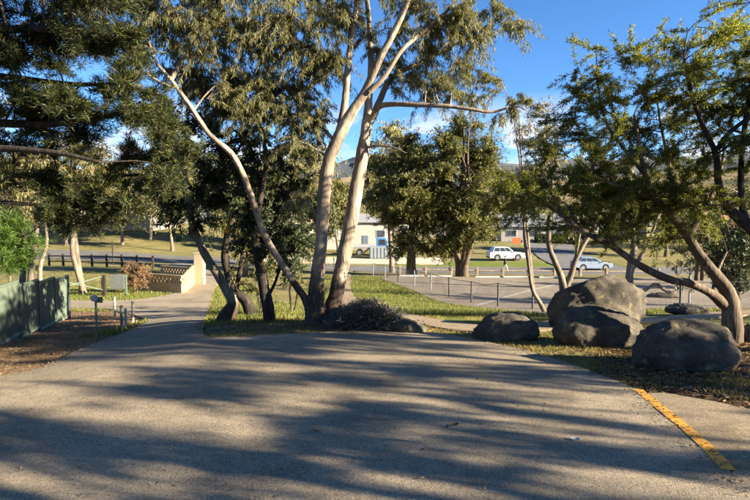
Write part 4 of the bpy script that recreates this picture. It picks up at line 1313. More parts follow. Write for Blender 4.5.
# ------------------------------------------------------------------ cream brick enclosure with pierced top courses
mbk, t, b = mat_new('cream_brick', 0.9, 0.15)
v = coords(t)
mpn = N(t, 'ShaderNodeMapping'); mpn.inputs['Rotation'].default_value = (math.pi / 2, 0, 0)
t.links.new(v, mpn.inputs[0])
br = N(t, 'ShaderNodeTexBrick')
br.inputs['Scale'].default_value = 4.3; br.inputs['Color1'].default_value = (.42, .275, .125, 1); br.inputs['Color2'].default_value = (.52, .345, .165, 1)
br.inputs['Mortar'].default_value = (.34, .29, .22, 1); br.inputs['Mortar Size'].default_value = .03; br.inputs['Brick Width'].default_value = 1.0; br.inputs['Row Height'].default_value = .37
t.links.new(mpn.outputs[0], br.inputs['Vector'])
t.links.new(mixc(t, .4, br.outputs[0], ramp(t, noise(t, v, 3, 4), [(.3, (.75, .75, .75)), (.7, (1.15, 1.15, 1.15))]).outputs[0], 'MULTIPLY'), b.inputs['Base Color'])
bump(t, b, br.outputs['Fac'], -.4, .01)
M['brick'] = mbk
A = np.array(at(136, 28.6)); B = np.array(at(181, 27.2)); C_ = np.array(at(193.5, 33.5)); D_ = np.array(at(160, 35.0))
q = (B[0], B[1], Hf(*B))
r = tag(empty('brick_enclosure', q), 'low cream brick enclosure with pierced upper course beside the sealed path', 'wall')


def pierced(p0, p1, h, step_z=0.0):
    L = float(np.linalg.norm(p1 - p0)); a = math.atan2(p1[1] - p0[1], p1[0] - p0[0])
    mb = MB(); z0 = min(Hf(*p0), Hf(*p1)) - .25; zt = max(Hf(*p0), Hf(*p1)) + h
    hole = .13
    lo_h = zt - .42 - z0
    mb.box((L / 2, 0, z0 + lo_h / 2), (L, .11, lo_h))
    k = int(L / .26)
    for j in range(2):
        zc = zt - .42 + .07 + j * .14
        for i in range(k + 1):
            xx = (i + .5 * j) * L / k
            if xx > L: continue
            mb.box((min(max(xx, .05), L - .05), 0, zc), (.155, .106, .14))
    mb.box((L / 2, 0, zt - .07), (L, .118, .14))
    o = mb.build('wall', M['brick'], r)
    o.location = (p0[0] - q[0], p0[1] - q[1], -q[2]); o.rotation_euler = (0, 0, a)


pierced(A, B + np.array((-.0, 0)), .92); pierced(B + np.array((.06, .06)), C_, .92); pierced(D_, C_ + np.array((-.3, .1)), 1.02)
C2 = np.array(at(199, 33.0)); z = Hf(*C2)
mb = MB(); mb.box((C2[0] - q[0], C2[1] - q[1], z - q[2] + .85), (.56, .5, 2.1)); mb.box((C2[0] - q[0], C2[1] - q[1], z - q[2] + 1.93), (.62, .56, .07)); mb.build('pillar', plain('render_cream', (.30, .245, .17), .85, .1, 5), r, bevel=.012)
bgt('rust_shrub', 'rust-brown twiggy shrub against the brick enclosure', 134, 27.2, 256, 28, 0.05, 24, 16, 18, 'broad', (.10, .035), M['rust_leaf'], M['brown_bark'], 401, trunk_r=.04, stems=3, twig_r=.006, cat='shrub')

# dark timber rail fence beside the road, left
q = np.array((*at(48, 50), 0)); q[2] = Hf(*q[:2]); e = np.array(at(152, 47))
r = tag(empty('rail_fence', q), 'dark two-rail timber fence along the near side of the road', 'fence')
for i in range(8):
    p = q[:2] + (e - q[:2]) * i / 7
    mb = MB(); mb.box((p[0] - q[0], p[1] - q[1], Hf(*p) - q[2] + .5), (.16, .16, 1.3)); mb.build('post', M['dark_bark'], r, bevel=.015)
    if i < 7:
        p2 = q[:2] + (e - q[:2]) * (i + 1) / 7
        for hh in (.45, .95):
            mb = MB(); a0 = Vector((p[0] - q[0], p[1] - q[1] - .1, Hf(*p) - q[2] + hh)); a1 = Vector((p2[0] - q[0], p2[1] - q[1] - .1, Hf(*p2) - q[2] + hh))
            mb.tube(a0, a1, .06, 6); mb.build('rail', M['dark_bark'], r)
q = np.array((*at(112, 52), 0)); q[2] = Hf(*q[:2])
mb = MB(); mb.tube((0, 0, -.2), (0, 0, 2.3), .06, 8); o = mb.build('road_post', M['dark_bark']); o.location = q; tag(o, 'tall thin dark post standing by the rail fence', 'post')

# small yellow sign among the trunks
M['steel_dark'] = plain('dark_steel', (.05, .05, .05), .6, .15, 8)
X, Y = at(228.5, 13.5); z = Hf(X, Y)
r = tag(empty('road_sign', (X, Y, z)), 'small yellow diamond sign on a thin pole among the dark trunks', 'sign')
zc = P(228.5, 230.5, 13.5)[2] - z
mb = MB(); mb.tube((0, 0, -.2), (0, 0, zc + .09), .012, 8); mb.build('pole', M['steel_dark'], r)
mb = MB(); mb.prism([(0, zc - .115), (.115, zc), (0, zc + .115), (-.115, zc)], 'y', -.022, -.013); mb.build('sign_face', plain('sign_yellow', (.75, .42, .03), .5, .05), r)

# ------------------------------------------------------------------ wire fence round the car park
M['steel'] = plain('galvanised_steel', (.20, .20, .20), .5, .12, 8)
fpix = [(373, 279.5), (385, 283.5), (398, 288), (414.5, 293), (431, 298.5), (449.5, 304), (472, 307), (499, 310.5), (534, 316)]
dd = np.linspace(41.7, 20.4, 9)
fpw = [np.array((*at(x, dq), Hf(*at(x, dq)))) for (x, _), dq in zip(fpix, dd)]
fpw += [fpw[-1] + np.array((2.6 * i, -.35 * i, 0)) for i in (1, 2, 3, 4)]
for p in fpw: p[2] = Hf(p[0], p[1])
q = fpw[0]
r = tag(empty('wire_fence', q), 'sagging wire-mesh fence on steel posts along the near edge of the car park', 'fence')
mesh = MB()
for i, p in enumerate(fpw):
    p = p - q
    mb = MB(); mb.tube((p[0], p[1], p[2] - .2), (p[0], p[1], p[2] + 1.05), .038, 8); mb.build('post', M['steel'] if i < 5 else M['steel_dark'], r)
    if i < len(fpw) - 1:
        p2 = fpw[i + 1] - q
        mb = MB()
        sag = .10 if i in (6, 7) else .02
        mp_ = (p + p2) / 2 + np.array((0, 0, 1.02 - sag)); 
        mb.tube(p + np.array((0, 0, 1.02)), mp_, .016, 6); mb.tube(mp_, p2 + np.array((0, 0, 1.02 - (.12 if i == 7 else 0))), .016, 6)
        mb.build('top_wire', M['steel_dark'], r)
        n = 26
        for j in range(n):
            for s_ in (1, -1):
                u0 = j / n; u1 = min(1, max(0, u0 + s_ * .35))
                if u1 == u0: continue
                f_ = abs(u1 - u0) / .35
                a = p + (p2 - p) * u0 + np.array((0, 0, .04)); b2 = p + (p2 - p) * u1 + np.array((0, 0, .04 + .94 * f_))
                mesh.tube(a, b2, .0035, 3)
tag(mesh.build('wire_mesh', M['steel'], r), kind='stuff')

# timber barrier and wheel stops at the far side of the car park
M['timber'] = bark_mat('weathered_timber', (.40, .33, .24), (.28, .22, .15), (.15, .11, .075), vscale=.3, scale=10)
bx0 = np.array(at(400, 48)); bx1 = np.array(at(660, 47.5))
r = tag(empty('timber_barrier', (*bx0, Hf(*bx0))), 'low weathered timber post-and-rail barrier between car park and road', 'barrier')
nb = 11; zq = Hf(*bx0)
for i in range(nb):
    p = bx0 + (bx1 - bx0) * i / (nb - 1)
    mb = MB(); mb.box((p[0] - bx0[0], p[1] - bx0[1], Hf(*p) - zq + .28), (.19, .19, .92), 0); mb.build('post', M['timber'], r, bevel=.02)
    if i < nb - 1:
        p2 = bx0 + (bx1 - bx0) * (i + 1) / (nb - 1)
        mb = MB(); mb.tube((p[0] - bx0[0] + .1, p[1] - bx0[1], Hf(*p) - zq + .42), (p2[0] - bx0[0] - .1, p2[1] - bx0[1], Hf(*p2) - zq + .42), .06, 8); mb.build('rail', M['timber'], r)
ws = None
for x in (412, 440, 488, 516, 552):
    X, Y = at(x, 42.0)
    if ws is None:
        mb = MB(); mb.prism([(-.11, 0), (.11, 0), (.07, .12), (-.07, .12)], 'x', -.95, .95); ws = mb.build('wheel_stop', M['disc'], bevel=.01); o = ws
    else:
        o = ws.copy(); COL.objects.link(o)
    o.location = (X, Y, Hf(X, Y) + .03)
    tag(o, 'pale concrete wheel stop in front of the timber barrier', 'wheel stop', 'wheel stops of the car park')


def stripe(name, pts, w, off, mat, label=None):
    c = resample(pts, .06 if w < .1 else .25, False, True)
    tn = np.gradient(c, axis=0); tn = unit(tn); nr = np.column_stack([-tn[:, 1], tn[:, 0]])
    rows = []
    for k in (-.5, -.17, .17, .5):
        e_ = c + nr * w * k + (nr * (rng.normal(0, .025 * w, len(c)) * (abs(k) == .5))[:, None])
        rows.append(np.column_stack([e_, H(e_[:, 0], e_[:, 1]) + off]))
    V = np.concatenate(rows); n = len(c)
    i = np.arange(4 * n).reshape(4, n)
    Fq = np.stack([i[:-1, :-1], i[:-1, 1:], i[1:, 1:], i[1:, :-1]], -1).reshape(-1, 4)
    o = mesh_np(name, V, Fq[:, ::-1], mat)
    return tag(o, kind='structure')


def paint(name, col, under, wear=.52):
    m, t, b = mat_new(name, .75, .3)
    v = coords(t)
    f = noise(t, v, 38, 8, .8)
    k = ramp(t, f, [(wear - .08, (0, 0, 0)), (wear + .02, (1, 1, 1))])
    f2 = noise(t, v, 4, 4)
    pc = ramp(t, f2, [(.3, tuple(x * .72 for x in col)), (.7, col)]).outputs[0]
    t.links.new(mixc(t, k.outputs[0], under, pc), b.inputs['Base Color'])
    bump(t, b, noise(t, v, 130, 3), .4, .004)
    return m


stripe('yellow_edge_line', px((638, 393), (660, 411), (686, 434), (708, 455), (729, 475.5)), .095, .0345, paint('yellow_paint', (.82, .37, .03), (.17, .14, .10), .475))
M['white_paint'] = paint('white_paint', (.40, .38, .34), (.17, .155, .14), .42)
stripe('parking_line', [tuple(G(476, 306)[:2]), tuple(G(505, 298)[:2]), tuple(G(556, 285)[:2])], .16, .045, M['white_paint'])
stripe('parking_line', [tuple(G(560, 312)[:2]), tuple(G(640, 296)[:2])], .14, .045, M['white_paint'])
stripe('road_centre_line', [(-60, 72.6), (-30, 66.5), (-10, 62.4), (10, 59.9), (30, 59.8)], .16, .075, M['white_paint'])

# ------------------------------------------------------------------ vehicles
M['glass'] = plain('car_glass', (.03, .04, .05), .08, .05, 2, spec=.6)
M['tyre'] = plain('tyre', (.02, .02, .02), .85, .1, 12)
M['rim'] = plain('alloy', (.45, .45, .46), .35, .05, 12, metal=.8)
M['lamp'] = plain('lamp_lens', (.75, .74, .7), .2, .05, 12)
M['tail'] = plain('tail_lens', (.35, .02, .015), .25, .05, 12)
M['trim'] = plain('black_trim', (.025, .025, .027), .6, .1, 12)


def car(name, label, cat, x, d, paintm, L, Hh, belt, wb, profile, cabin, heading=0.0, wr=.33, width=1.78):
    """profile: lower body outline (x,z); cabin: four points (x,z) rear-bottom, rear-top, front-top, front-bottom"""
    X, Y = at(x, d)
    r = tag(empty(name, (X, Y, Hf(X, Y) + .07), heading), label, cat)
    w2 = width / 2
    arch = []
    bot = .24
    xr, xf = -wb / 2, wb / 2

    def arc(xc):
        return [(xc + math.cos(a) * (wr + .06), wr + math.sin(a) * (wr + .06)) for a in np.linspace(math.pi + .28, -.28, 9)]
    low = [(-L / 2 + .04, bot + .1)] + arc(xr) + arc(xf) + [(L / 2 - .04, bot + .08)]
    pts = low + profile[::-1]
    mb = MB(); mb.prism([(a, b) for a, b in pts], 'y', -w2, w2)
    body = mb.build('body', paintm, r, bevel=.035)
    (ax, az), (bx, bz), (cx, cz), (dx_, dz) = cabin
    wt = w2 - .20; wb2 = w2 - .05
    V = [(ax, -wb2, az), (bx, -wt, bz), (cx, -wt, cz), (dx_, -wb2, dz), (ax, wb2, az), (bx, wt, bz), (cx, wt, cz), (dx_, wb2, dz)]
    mb = MB(); mb.add(V, [(0, 1, 2, 3), (7, 6, 5, 4), (0, 4, 5, 1), (1, 5, 6, 2), (2, 6, 7, 3), (3, 7, 4, 0)])
    mb.build('cabin', paintm, r, bevel=.04)

    def lerp(u, v_, s):
        # point on cabin side: u along length at height v
        xl = ax + (bx - ax) * v_; xr_ = dx_ + (cx - dx_) * v_
        zl = az + (bz - az) * v_; zr_ = dz + (cz - dz) * v_
        yy = (wb2 + (wt - wb2) * v_) + .012
        return (xl + (xr_ - xl) * u, s * yy, zl + (zr_ - zl) * u)
    for s in (-1, 1):
        for (u0, u1) in ((.06, .34), (.37, .64), (.67, .93)):
            mb = MB(); mb.add([lerp(u0, .14, s), lerp(u1, .14, s), lerp(u1 if u1 < .9 else u1 - .01, .86, s), lerp(u0, .86, s)], [(0, 1, 2, 3)]); mb.build('side_window', M['glass'], r)
        mb = MB(); mb.box((dx_ - .15, s * (w2 + .06), belt + .06), (.14, .14, .12)); mb.build('mirror', M['trim'], r, bevel=.03)
        mb = MB(); mb.box((L / 2 - .10, s * (w2 - .28), belt - .22), (.16, .36, .15)); mb.build('headlight', M['lamp'], r, bevel=.03)
        mb = MB(); mb.box((-L / 2 + .05, s * (w2 - .18), belt - .10), (.12, .26, .22)); mb.build('tail_light', M['tail'], r, bevel=.03)
        for xx in (-.35, .45):
            mb = MB(); mb.box((xx, s * (w2 + .005), belt - .12), (.16, .03, .03)); mb.build('door_handle', M['trim'], r)
    for (p0, p1, p2, p3) in (((dx_, dz), (cx, cz), 1, 0), ((ax, az), (bx, bz), -1, 0)):
        a = .12; b_ = .88
        q0 = (p0[0] + (p1[0] - p0[0]) * a + .012 * p2, p0[1] + (p1[1] - p0[1]) * a + .01); q1 = (p0[0] + (p1[0] - p0[0]) * b_ + .012 * p2, p0[1] + (p1[1] - p0[1]) * b_ + .01)
        mb = MB(); mb.add([(q0[0], -wb2 + .1, q0[1]), (q0[0], wb2 - .1, q0[1]), (q1[0], wt - .08, q1[1]), (q1[0], -wt + .08, q1[1])], [(0, 1, 2, 3)]); mb.build('windscreen' if p2 > 0 else 'rear_window', M['glass'], r)
    for s in (-1, 1):
        mb = MB(); mb.box((s * (L / 2 - .05), 0, bot + .17), (.16, width - .16, .2)); mb.build('bumper', M['trim'], r, bevel=.03)
    for xx in (xr, xf):
        for s in (-1, 1):
            wo = empty('wheel', (xx, s * (w2 - .12), wr)); wo.parent = r
            mb = MB(); mb.tube((0, -.11, 0), (0, .11, 0), wr, 20); mb.build('tyre', M['tyre'], wo, bevel=.02)
            mb = MB(); mb.tube((0, s * .10, 0), (0, s * .125, 0), wr * .62, 14); mb.build('rim', M['rim'], wo)
    return r


white_p = plain('white_car_paint', (.52, .51, .49), .3, .03, 3, spec=.5)
silver_p = plain('silver_blue_paint', (.27, .33, .42), .3, .04, 3, metal=.3, spec=.5)
car('parked_suv', 'white four-wheel-drive wagon parked on the grass across the road', 'car', 506, 73.5, white_p, 4.9, 1.8, 1.12, 2.8,
    [(-2.44, .5), (-2.42, 1.06), (-2.2, 1.14), (.9, 1.12), (1.5, 1.06), (2.3, .98), (2.44, .8), (2.44, .45)], [(-2.05, 1.12), (-1.75, 1.80), (.15, 1.80), (.95, 1.11)], 0.05, .39, 1.86)
car('parked_hatchback', 'silver-blue hatchback standing on the road beyond the pale forked gum', 'car', 592, 61.5, silver_p, 4.2, 1.48, .92, 2.55,
    [(-2.08, .45), (-2.1, .86), (-1.95, .98), (.8, .94), (1.4, .88), (1.95, .74), (2.1, .6), (2.1, .42)], [(-1.9, .95), (-1.35, 1.46), (.1, 1.46), (1.0, .92)], 0.03, .32, 1.74)

# blue truck with tray and grey container
X, Y = at(377, 80); z = Hf(X, Y)
r = tag(empty('tray_truck', (X, Y, z + .03)), 'blue cab truck parked behind the grey container in the gravel yard', 'truck')
blue = plain('truck_blue', (.06, .17, .36), .4, .06, 3)
mb = MB(); mb.prism([(-.1, .7), (1.6, .7), (1.65, 1.5), (1.35, 2.6), (-.1, 2.65)], 'y', -1.0, 1.0); mb.build('cab', blue, r, bevel=.06)
mb = MB(); mb.box((-2.3, 0, 1.15), (4.1, 2.2, .22)); mb.build('tray', M['steel'], r, bevel=.02)
mb = MB(); mb.box((-2.3, -1.1, 1.5), (4.1, .05, .45)); mb.build('side_board', M['disc'], r)
mb = MB(); mb.add([(.25, -1.015, 1.6), (1.3, -1.015, 1.6), (1.12, -1.015, 2.4), (.25, -1.015, 2.4)], [(0, 1, 2, 3)]); mb.build('side_window', M['glass'], r)
mb = MB(); mb.add([(1.665, -.85, 1.6), (1.665, .85, 1.6), (1.42, .8, 2.45), (1.42, -.8, 2.45)], [(0, 1, 2, 3)]); mb.build('windscreen', M['glass'], r)
for xx in (.8, -2.6):
    for s in (-1, 1):
        wo = empty('wheel', (xx, s * .9, .48)); wo.parent = r
        mb = MB(); mb.tube((0, -.14, 0), (0, .14, 0), .48, 18); mb.build('tyre', M['tyre'], wo); mb = MB(); mb.tube((0, s * .13, 0), (0, s * .155, 0), .27, 12); mb.build('rim', M['rim'], wo)
X, Y = at(385, 76.5); z = Hf(X, Y)
r = tag(empty('container', (X, Y, z + .03)), 'low pale grey steel container in front of the blue truck', 'container')
mb = MB(); mb.box((0, 0, .85), (4.4, 1.9, 1.6)); M['container'] = plain('pale_grey_steel', (.21, .24, .25), .6, .1, 3); mb.build('shell', M['container'], r, bevel=.03)
for i in range(9):
    mb = MB(); mb.box((-2.0 + i * .5, -.975, .85), (.09, .05, 1.45)); mb.build('rib', M['container'], r)
for s in (-1, 1):
    mb = MB(); mb.box((0, s * .7, .02), (4.2, .16, .12)); mb.build('skid', M['trim'], r)
X, Y = at(364, 77); z = Hf(X, Y)
r = tag(empty('loading_ramp', (X, Y, z + .05)), 'pale timber loading ramp beside the grey container', 'ramp')
mb = MB(); mb.prism([(-1.0, .02), (-.7, .02), (.9, 1.35), (.9, 1.5), (.75, 1.5)], 'y', -.5, .5); mb.build('deck', M['timber'], r)
mb = MB(); mb.box((.8, 0, .68), (.1, .9, 1.3)); mb.build('leg', M['steel'], r)

# ------------------------------------------------------------------ person crossing
X, Y = at(505.5, 56.5); z = Hf(X, Y) + .065
me = bpy.data.meshes.new('person')
J = [(0, 0, .95), (0, 0, 1.2), (0, 0, 1.42), (.02, 0, 1.53), (.04, 0, 1.65),
     (.03, -.1, .9), (.2, -.1, .52), (.30, -.1, .09), (.42, -.1, .04),
     (-.03, .1, .9), (-.06, .1, .50), (-.36, .1, .12), (-.27, .1, .03),
     (0, -.2, 1.40), (-.10, -.24, 1.13), (.02, -.25, .90), (0, .2, 1.40), (.06, .24, 1.12), (.25, .25, .96)]
E = [(0, 1), (1, 2), (2, 3), (3, 4), (0, 5), (5, 6), (6, 7), (7, 8), (0, 9), (9, 10), (10, 11), (11, 12), (2, 13), (13, 14), (14, 15), (2, 16), (16, 17), (17, 18)]
RD = [.15, .15, .15, .06, .10, .095, .07, .05, .04, .095, .07, .05, .04, .075, .055, .04, .075, .055, .04]
me.from_pydata(J, E, [])
mp_, t, b = mat_new('clothes', .85, .1)
tcn = N(t, 'ShaderNodeTexCoord'); sx = N(t, 'ShaderNodeSeparateXYZ'); t.links.new(tcn.outputs['Object'], sx.inputs[0])
dv = N(t, 'ShaderNodeMath', operation='DIVIDE'); t.links.new(sx.outputs['Z'], dv.inputs[0]); dv.inputs[1].default_value = 2.0
rp = ramp(t, dv.outputs[0], [(0.0, (.03, .03, .03)), (.045, (.42, .40, .37)), (.455, (.035, .04, .055)), (.745, (.38, .24, .17))])
rp.color_ramp.interpolation = 'CONSTANT'
t.links.new(rp.outputs[0], b.inputs['Base Color'])
po = link('person', me, mp_)
po.location = (X, Y, z); po.rotation_euler = (0, 0, .1)
md = po.modifiers.new('skin', 'SKIN'); po.modifiers.new('sub', 'SUBSURF').levels = 2
po.modifiers['sub'].render_levels = 2
for v_, rr in zip(me.skin_vertices[0].data, RD): v_.radius = (rr, rr * .9)
me.skin_vertices[0].data[0].use_root = True
tag(po, 'person in dark jacket and pale trousers walking along the far side of the timber barrier', 'person')
mb = MB()
bm = bmesh.new(); bmesh.ops.create_uvsphere(bm, u_segments=12, v_segments=8, radius=.112)
for v_ in bm.verts: v_.co = (v_.co.x * 1.05 + .025, v_.co.y, max(v_.co.z, -.03) * 1.1 + 1.69)
hm = bpy.data.meshes.new('hair'); bm.to_mesh(hm); bm.free(); link('hair', hm, M['trim'], po)

# ------------------------------------------------------------------ houses across the road
M['wall_white'] = plain('white_render', (.33, .31, .285), .85, .06, 2)
M['wall_cream'] = plain('cream_render', (.29, .25, .195), .85, .07, 2)
M['wall_brick'] = plain('red_brick', (.30, .16, .10), .9, .15, 20)
M['roof_grey'] = plain('grey_roof', (.19, .20, .22), .6, .1, 3)
M['roof_white'] = plain('pale_roof', (.24, .24, .245), .55, .08, 3)
M['roof_red'] = plain('tile_roof', (.27, .12, .08), .8, .15, 10)
M['window'] = plain('house_glass', (.05, .06, .08), .1, .1, 2, spec=.6)
M['frame'] = plain('window_frame', (.6, .6, .58), .5, .05, 5)
M['door'] = plain('house_door', (.10, .13, .17), .5, .1, 5)


def house(label, x, d, w, dep, h, rise, wm, rm, rz=0.0, nwin=3, gable='x', name='house'):
    X, Y = at(x, d); z = Hf(X, Y) - .1
    r = tag(empty(name, (X, Y, z), rz), label, 'house')
    mb = MB(); mb.box((0, 0, h / 2 - .3), (w, dep, h + .6))
    if gable == 'y':
        mb.prism([(-w / 2, h), (w / 2, h), (0, h + rise)], 'y', -dep / 2, dep / 2)
    mb.build('wall', wm, r)
    e = .45
    mb = MB()
    if gable == 'x':      # ridge along x, hipped
        V = [(-w / 2 - e, -dep / 2 - e, h - .05), (w / 2 + e, -dep / 2 - e, h - .05), (w / 2 + e, dep / 2 + e, h - .05), (-w / 2 - e, dep / 2 + e, h - .05), (-w / 2 + dep * .4, 0, h + rise), (w / 2 - dep * .4, 0, h + rise)]
        mb.add(V, [(0, 1, 5, 4), (1, 2, 5), (2, 3, 4, 5), (3, 0, 4), (3, 2, 1, 0)])
    else:
        for s in (-1, 1):
            mb.add([(0, -dep / 2 - e, h + rise + .14), (s * (w / 2 + e), -dep / 2 - e, h - .1), (s * (w / 2 + e), dep / 2 + e, h - .1), (0, dep / 2 + e, h + rise + .14),
                    (0, -dep / 2 - e, h + rise + .02), (s * (w / 2 + e), -dep / 2 - e, h - .22), (s * (w / 2 + e), dep / 2 + e, h - .22), (0, dep / 2 + e, h + rise + .02)],
                   [(0, 1, 2, 3), (4, 5, 6, 7), (0, 1, 5, 4), (1, 2, 6, 5), (2, 3, 7, 6)])
    mb.build('roof', rm, r)
    n = nwin + 1
    for i in range(n):
        xx = -w / 2 + (i + .5) * w / n
        if i == n // 2:
            mb = MB(); mb.box((xx, -dep / 2 - .02, 1.02), (.95, .08, 2.05)); mb.build('door', M['door'], r, bevel=.01)
        else:
            ww = min(1.8, w / n * .55)
            mb = MB(); mb.box((xx, -dep / 2 - .015, h * .56), (ww + .16, .06, 1.32)); wo = mb.build('window', M['frame'], r, bevel=.01)
            for s in (-1, 1):
                mb = MB(); mb.box((xx + s * ww / 4, -dep / 2 - .05, h * .56), (ww / 2 - .05, .03, 1.14)); mb.build('pane', M['window'], wo)
    return r


house('white workshop with a pale low roof behind the blue truck', 357, 92, 10, 9, 4.2, 1.4, M['wall_white'], M['roof_white'], .05, 3, 'x', 'workshop')
house('grey-roofed white house behind the parked white wagon', 538, 104, 15, 9, 2.9, 2.3, M['wall_white'], M['roof_grey'], -.1, 3)
house('grey-roofed cream house beside the side street', 590, 128, 15, 10, 3, 2.4, M['wall_cream'], M['roof_grey'], .15, 3)
house('pale-roofed cream house right of the side street', 668, 116, 16, 10, 3, 2.2, M['wall_cream'], M['roof_white'], .1, 3)
house('red-tiled brick house across the road past the spreading gum', 735, 108, 15, 10, 3, 2.4, M['wall_brick'], M['roof_red'], .2, 3)
house('red-tiled cream house behind the bushy olive trees', 430, 118, 16, 10, 3, 2.4, M['wall_cream'], M['roof_red'], 0, 3)
house('grey-roofed brick house seen past the twin-stemmed gum', 478, 135, 15, 10, 3, 2.4, M['wall_brick'], M['roof_grey'], .1, 3)
house('white gabled house across the road above the brick enclosure', 140, 104, 10, 9, 3, 2.2, M['wall_white'], M['roof_grey'], -.2, 2, 'y')
house('grey-roofed white house behind the leaning trunk', 205, 122, 14, 9, 3, 2.2, M['wall_white'], M['roof_grey'], -.1, 3)
house('red-tiled white house on the bank beyond the metal fence', 45, 128, 15, 9, 3, 2.2, M['wall_white'], M['roof_red'], -.25, 3)
house('cream gabled house seen between the two leaning trunks', 285, 112, 11, 9, 3, 2.3, M['wall_cream'], M['roof_red'], 0, 2, 'y')
# orange banner and mesh gate by the wagon
X, Y = at(519, 80); z = Hf(X, Y)
r = tag(empty('orange_banner', (X, Y, z)), 'orange and white banner on two poles behind the white wagon', 'banner')
for s in (-1, 1):
    mb = MB(); mb.tube((s * 1.3, 0, -.2), (s * 1.3, 0, 2.9), .04, 8); mb.build('pole', M['steel'], r)
mb = MB(); mb.box((-.35, 0, 2.1), (1.3, .03, .9)); mb.build('cloth', plain('orange_cloth', (.40, .10, .03), .8, .1, 3), r)
mb = MB(); mb.box((.85, 0, 2.1), (.6, .03, 1.2)); mb.build('cloth', M['disc'], r)
X, Y = at(560, 98)
hd = tag(empty('hedge', (X, Y, Hf(X, Y))), 'clipped dark hedge in front of the grey-roofed white house', 'hedge')
gg = np.random.default_rng(66)
n = 5000
pos = np.column_stack([gg.uniform(-4.5, 4.5, n), gg.uniform(-.7, .7, n), gg.uniform(0, 1.8, n)])
dr_ = unit(gg.normal(size=(n, 3))); wd = unit(np.cross(dr_, gg.normal(size=(n, 3))))
V = np.stack([pos - dr_ * .2, pos + wd * .1, pos + dr_ * .2, pos - wd * .1], 1).reshape(-1, 3)
mesh_np('foliage', V, np.arange(4 * n).reshape(n, 4), M['dark_leaf'], hd)
# light pole by the shaded car park
q = G(689, 304)
mb = MB(); mb.tube((0, 0, -.2), (0, 0, P(689, 262, q[1])[2] - q[2]), .05, 10, .04); o = mb.build('car_park_post', M['steel']); o.location = q; tag(o, 'plain steel post at the shaded edge of the car park', 'post')

# ------------------------------------------------------------------ grass, litter
def blades(name, n, pts, hmin, hmax, w, mat, g, label, cat, lay=.5):
    pos = pts
    n = len(pos)
    hh = g.uniform(hmin, hmax, n)[:, None]
    dr_ = unit(np.column_stack([g.normal(0, lay, n), g.normal(0, lay, n), np.ones(n)]))
    wd = unit(np.cross(dr_, g.normal(size=(n, 3)))) * w
    V = np.stack([pos - wd, pos + wd, pos + dr_ * hh], 1).reshape(-1, 3)
    o = mesh_np(name, V, np.arange(3 * n).reshape(n, 3), mat)
    return tag(o, label, cat, kind='stuff')


def scatter(n, x0, x1, y0, y1, g, keep=None):
    x = g.uniform(x0, x1, n); y = g.uniform(y0, y1, n)
    k = ~zone_at(x, y)
    if keep is not None: k &= keep(x, y)
    x, y = x[k], y[k]
    return np.column_stack([x, y, H(x, y) - .004])


gg = np.random.default_rng(99)
M['grass'] = leaf_mat('grass_blade', (.08, .10, .02), (.13, .15, .03), (.24, .21, .075), .3)
M['grass_dry'] = leaf_mat('dry_grass_blade', (.14, .13, .035), (.23, .19, .06), (.32, .25, .10), .3)


def clump(x, y, s=1.0, lo=-.1):
    f = np.array([mno.noise(Vector((a * s, b * s, 3.1))) for a, b in zip(x, y)])
    return f > lo


near_keep = lambda x, y: (x / y < .62 - .03 * (y - 6)) | (y > 9)
sc = np.concatenate([scatter(60000, -3.0, 7.5, 8.2, 13.5, gg, lambda x, y: clump(x, y, 1.4, -.28) & (x < 6.2)),
                     scatter(18000, 1.8, 4.3, 5.2, 9.2, gg, lambda x, y: clump(x, y, 2.2, .0))])
blades('grass', 0, sc, .02, .075, .004, M['grass_dry'], gg, 'short patchy dry grass beside the driveway and round the boulders', 'grass')
sc = np.concatenate([scatter(70000, -3, 9, 13.5, 27, gg), scatter(26000, -6.5, 0, 11.5, 24, gg), scatter(30000, -4, 4, 27, 42, gg)])
blades('grass', 0, sc, .05, .16, .012, M['grass'], gg, 'green grass on the slope above the car park', 'grass')
sc = np.concatenate([scatter(40000, -20, -6.5, 19, 32, gg, lambda x, y: x / y > -.75), scatter(9000, -24, -11, 32, 46, gg)])
blades('grass', 0, sc, .05, .14, .012, M['grass'], gg, 'green lawn round the brick enclosure', 'grass')


def litter_mesh(name, pos, lmin, lmax, ratio, mat, g, label, lift=.01):
    n = len(pos)
    a = g.uniform(0, 6.28, n)
    dr_ = unit(np.column_stack([np.cos(a), np.sin(a), g.normal(0, .25, n)])); wd = unit(np.column_stack([-np.sin(a), np.cos(a), g.normal(0, .35, n)]))
    ll = g.uniform(lmin, lmax, n)[:, None]
    c = pos + np.array((0, 0, 1)) * (lift + g.uniform(0, .02, n)[:, None])
    V = np.stack([c - dr_ * ll / 2, c + wd * ll * ratio + np.array((0, 0, .004)), c + dr_ * ll / 2, c - wd * ll * ratio + np.array((0, 0, .004))], 1).reshape(-1, 3)
    return tag(mesh_np(name, V, np.arange(4 * n).reshape(n, 4), mat), label, 'leaf litter', kind='stuff')


M['litter'] = leaf_mat('dead_leaf', (.05, .03, .016), (.13, .075, .035), (.30, .20, .10), .1)
M['litter_red'] = leaf_mat('bark_chip', (.10, .06, .034), (.20, .125, .07), (.33, .23, .14), .05)
sc = np.concatenate([scatter(16000, 2.2, 7.5, 3.6, 9.0, gg, lambda x, y: x / y > .42), scatter(3500, -3.2, 1.4, 10.0, 12.5, gg), scatter(2500, 1.5, 5, 7.5, 10.5, gg)])
litter_mesh('leaf_litter', sc, .04, .11, .14, M['litter'], gg, 'brown leaf litter along the right edge of the driveway')
sc = scatter(26000, -11, -3.4, 4.5, 19, gg, lambda x, y: (x / y > -.95) & (x / y < -.35))
litter_mesh('bark_mulch', sc, .02, .065, .17, M['litter_red'], gg, 'reddish bark mulch between metal fence and driveway')
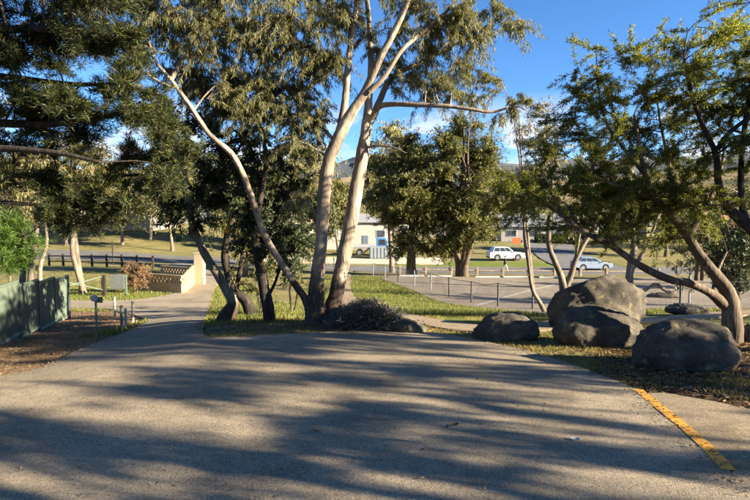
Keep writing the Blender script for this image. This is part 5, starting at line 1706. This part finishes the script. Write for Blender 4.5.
# fallen bits on the driveway
x = gg.uniform(-6, 4, 900); y = 2.4 + 8 * gg.uniform(0, 1, 900) ** .8
k = inside(SHEETS[0], x, y)
x, y = x[k], y[k]
bd = np.array(SHEETS[0]); bd = bd[(bd[:, 1] > 3.2) & (bd[:, 1] < 13) & (np.abs(bd[:, 0]) < 9)]
bi = gg.integers(0, len(bd), 4200)
ex = bd[bi] + gg.normal(0, .13, (len(bi), 2))
k = inside(SHEETS[0], ex[:, 0], ex[:, 1])
x = np.concatenate([x, ex[k, 0]]); y = np.concatenate([y, ex[k, 1]])
e_ = np.column_stack([x, y, H(x, y) + .03])
litter_mesh('fallen_leaves', e_, .012, .05, .16, M['litter'], gg, 'tiny dry leaves and twigs scattered over the driveway', .003)


def curled_leaf(x, row, L, rz, mat, label, ratio=.3, curl=.25, name='fallen_leaf', cat='leaf'):
    q = G(x, row)
    V = []; nn_ = 7
    for i in range(nn_):
        t_ = i / (nn_ - 1); w = L * ratio * math.sin(math.pi * (.06 + .88 * t_)) ** .8
        zc = curl * L * (2 * t_ - 1) ** 2
        V += [(L * (t_ - .5), -w, zc + w * .45), (L * (t_ - .5), 0, zc), (L * (t_ - .5), w, zc + w * .45)]
    Fc = []
    for i in range(nn_ - 1):
        for j in (0, 1): Fc.append((i * 3 + j, i * 3 + 3 + j, i * 3 + 4 + j, i * 3 + 1 + j))
    mb = MB(); mb.add(V, Fc); o = mb.build(name, mat)
    o.location = (q[0], q[1], q[2] + .034); o.rotation_euler = (0, 0, rz)
    return tag(o, label, cat)


brn = plain('dead_leaf_brown', (.12, .055, .03), .8, .25, 60)
curled_leaf(455, 431, .075, .3, brn, 'curled red-brown leaf lying alone in a sunny streak of the driveway', .35)
curled_leaf(447, 433, .05, 1.4, brn, 'smaller brown leaf touching the curled red-brown leaf', .25)
curled_leaf(316, 437, .08, -.2, brn, 'thin dry leaf lying flat mid-driveway', .14, .1)
curled_leaf(158, 378, .05, .7, brn, 'small brown leaf on the driveway toward the metal fence', .3)
curled_leaf(575, 444, .075, -.5, plain('grey_scrap', (.33, .34, .36), .6, .2, 50), 'crumpled pale grey scrap on the driveway near the yellow line', .38, .15, 'litter_scrap', 'litter')
curled_leaf(558, 366, .08, -.6, plain('pale_leaf', (.34, .29, .22), .8, .2, 50), 'pale dry leaf near the far right edge of the driveway', .22, .1)
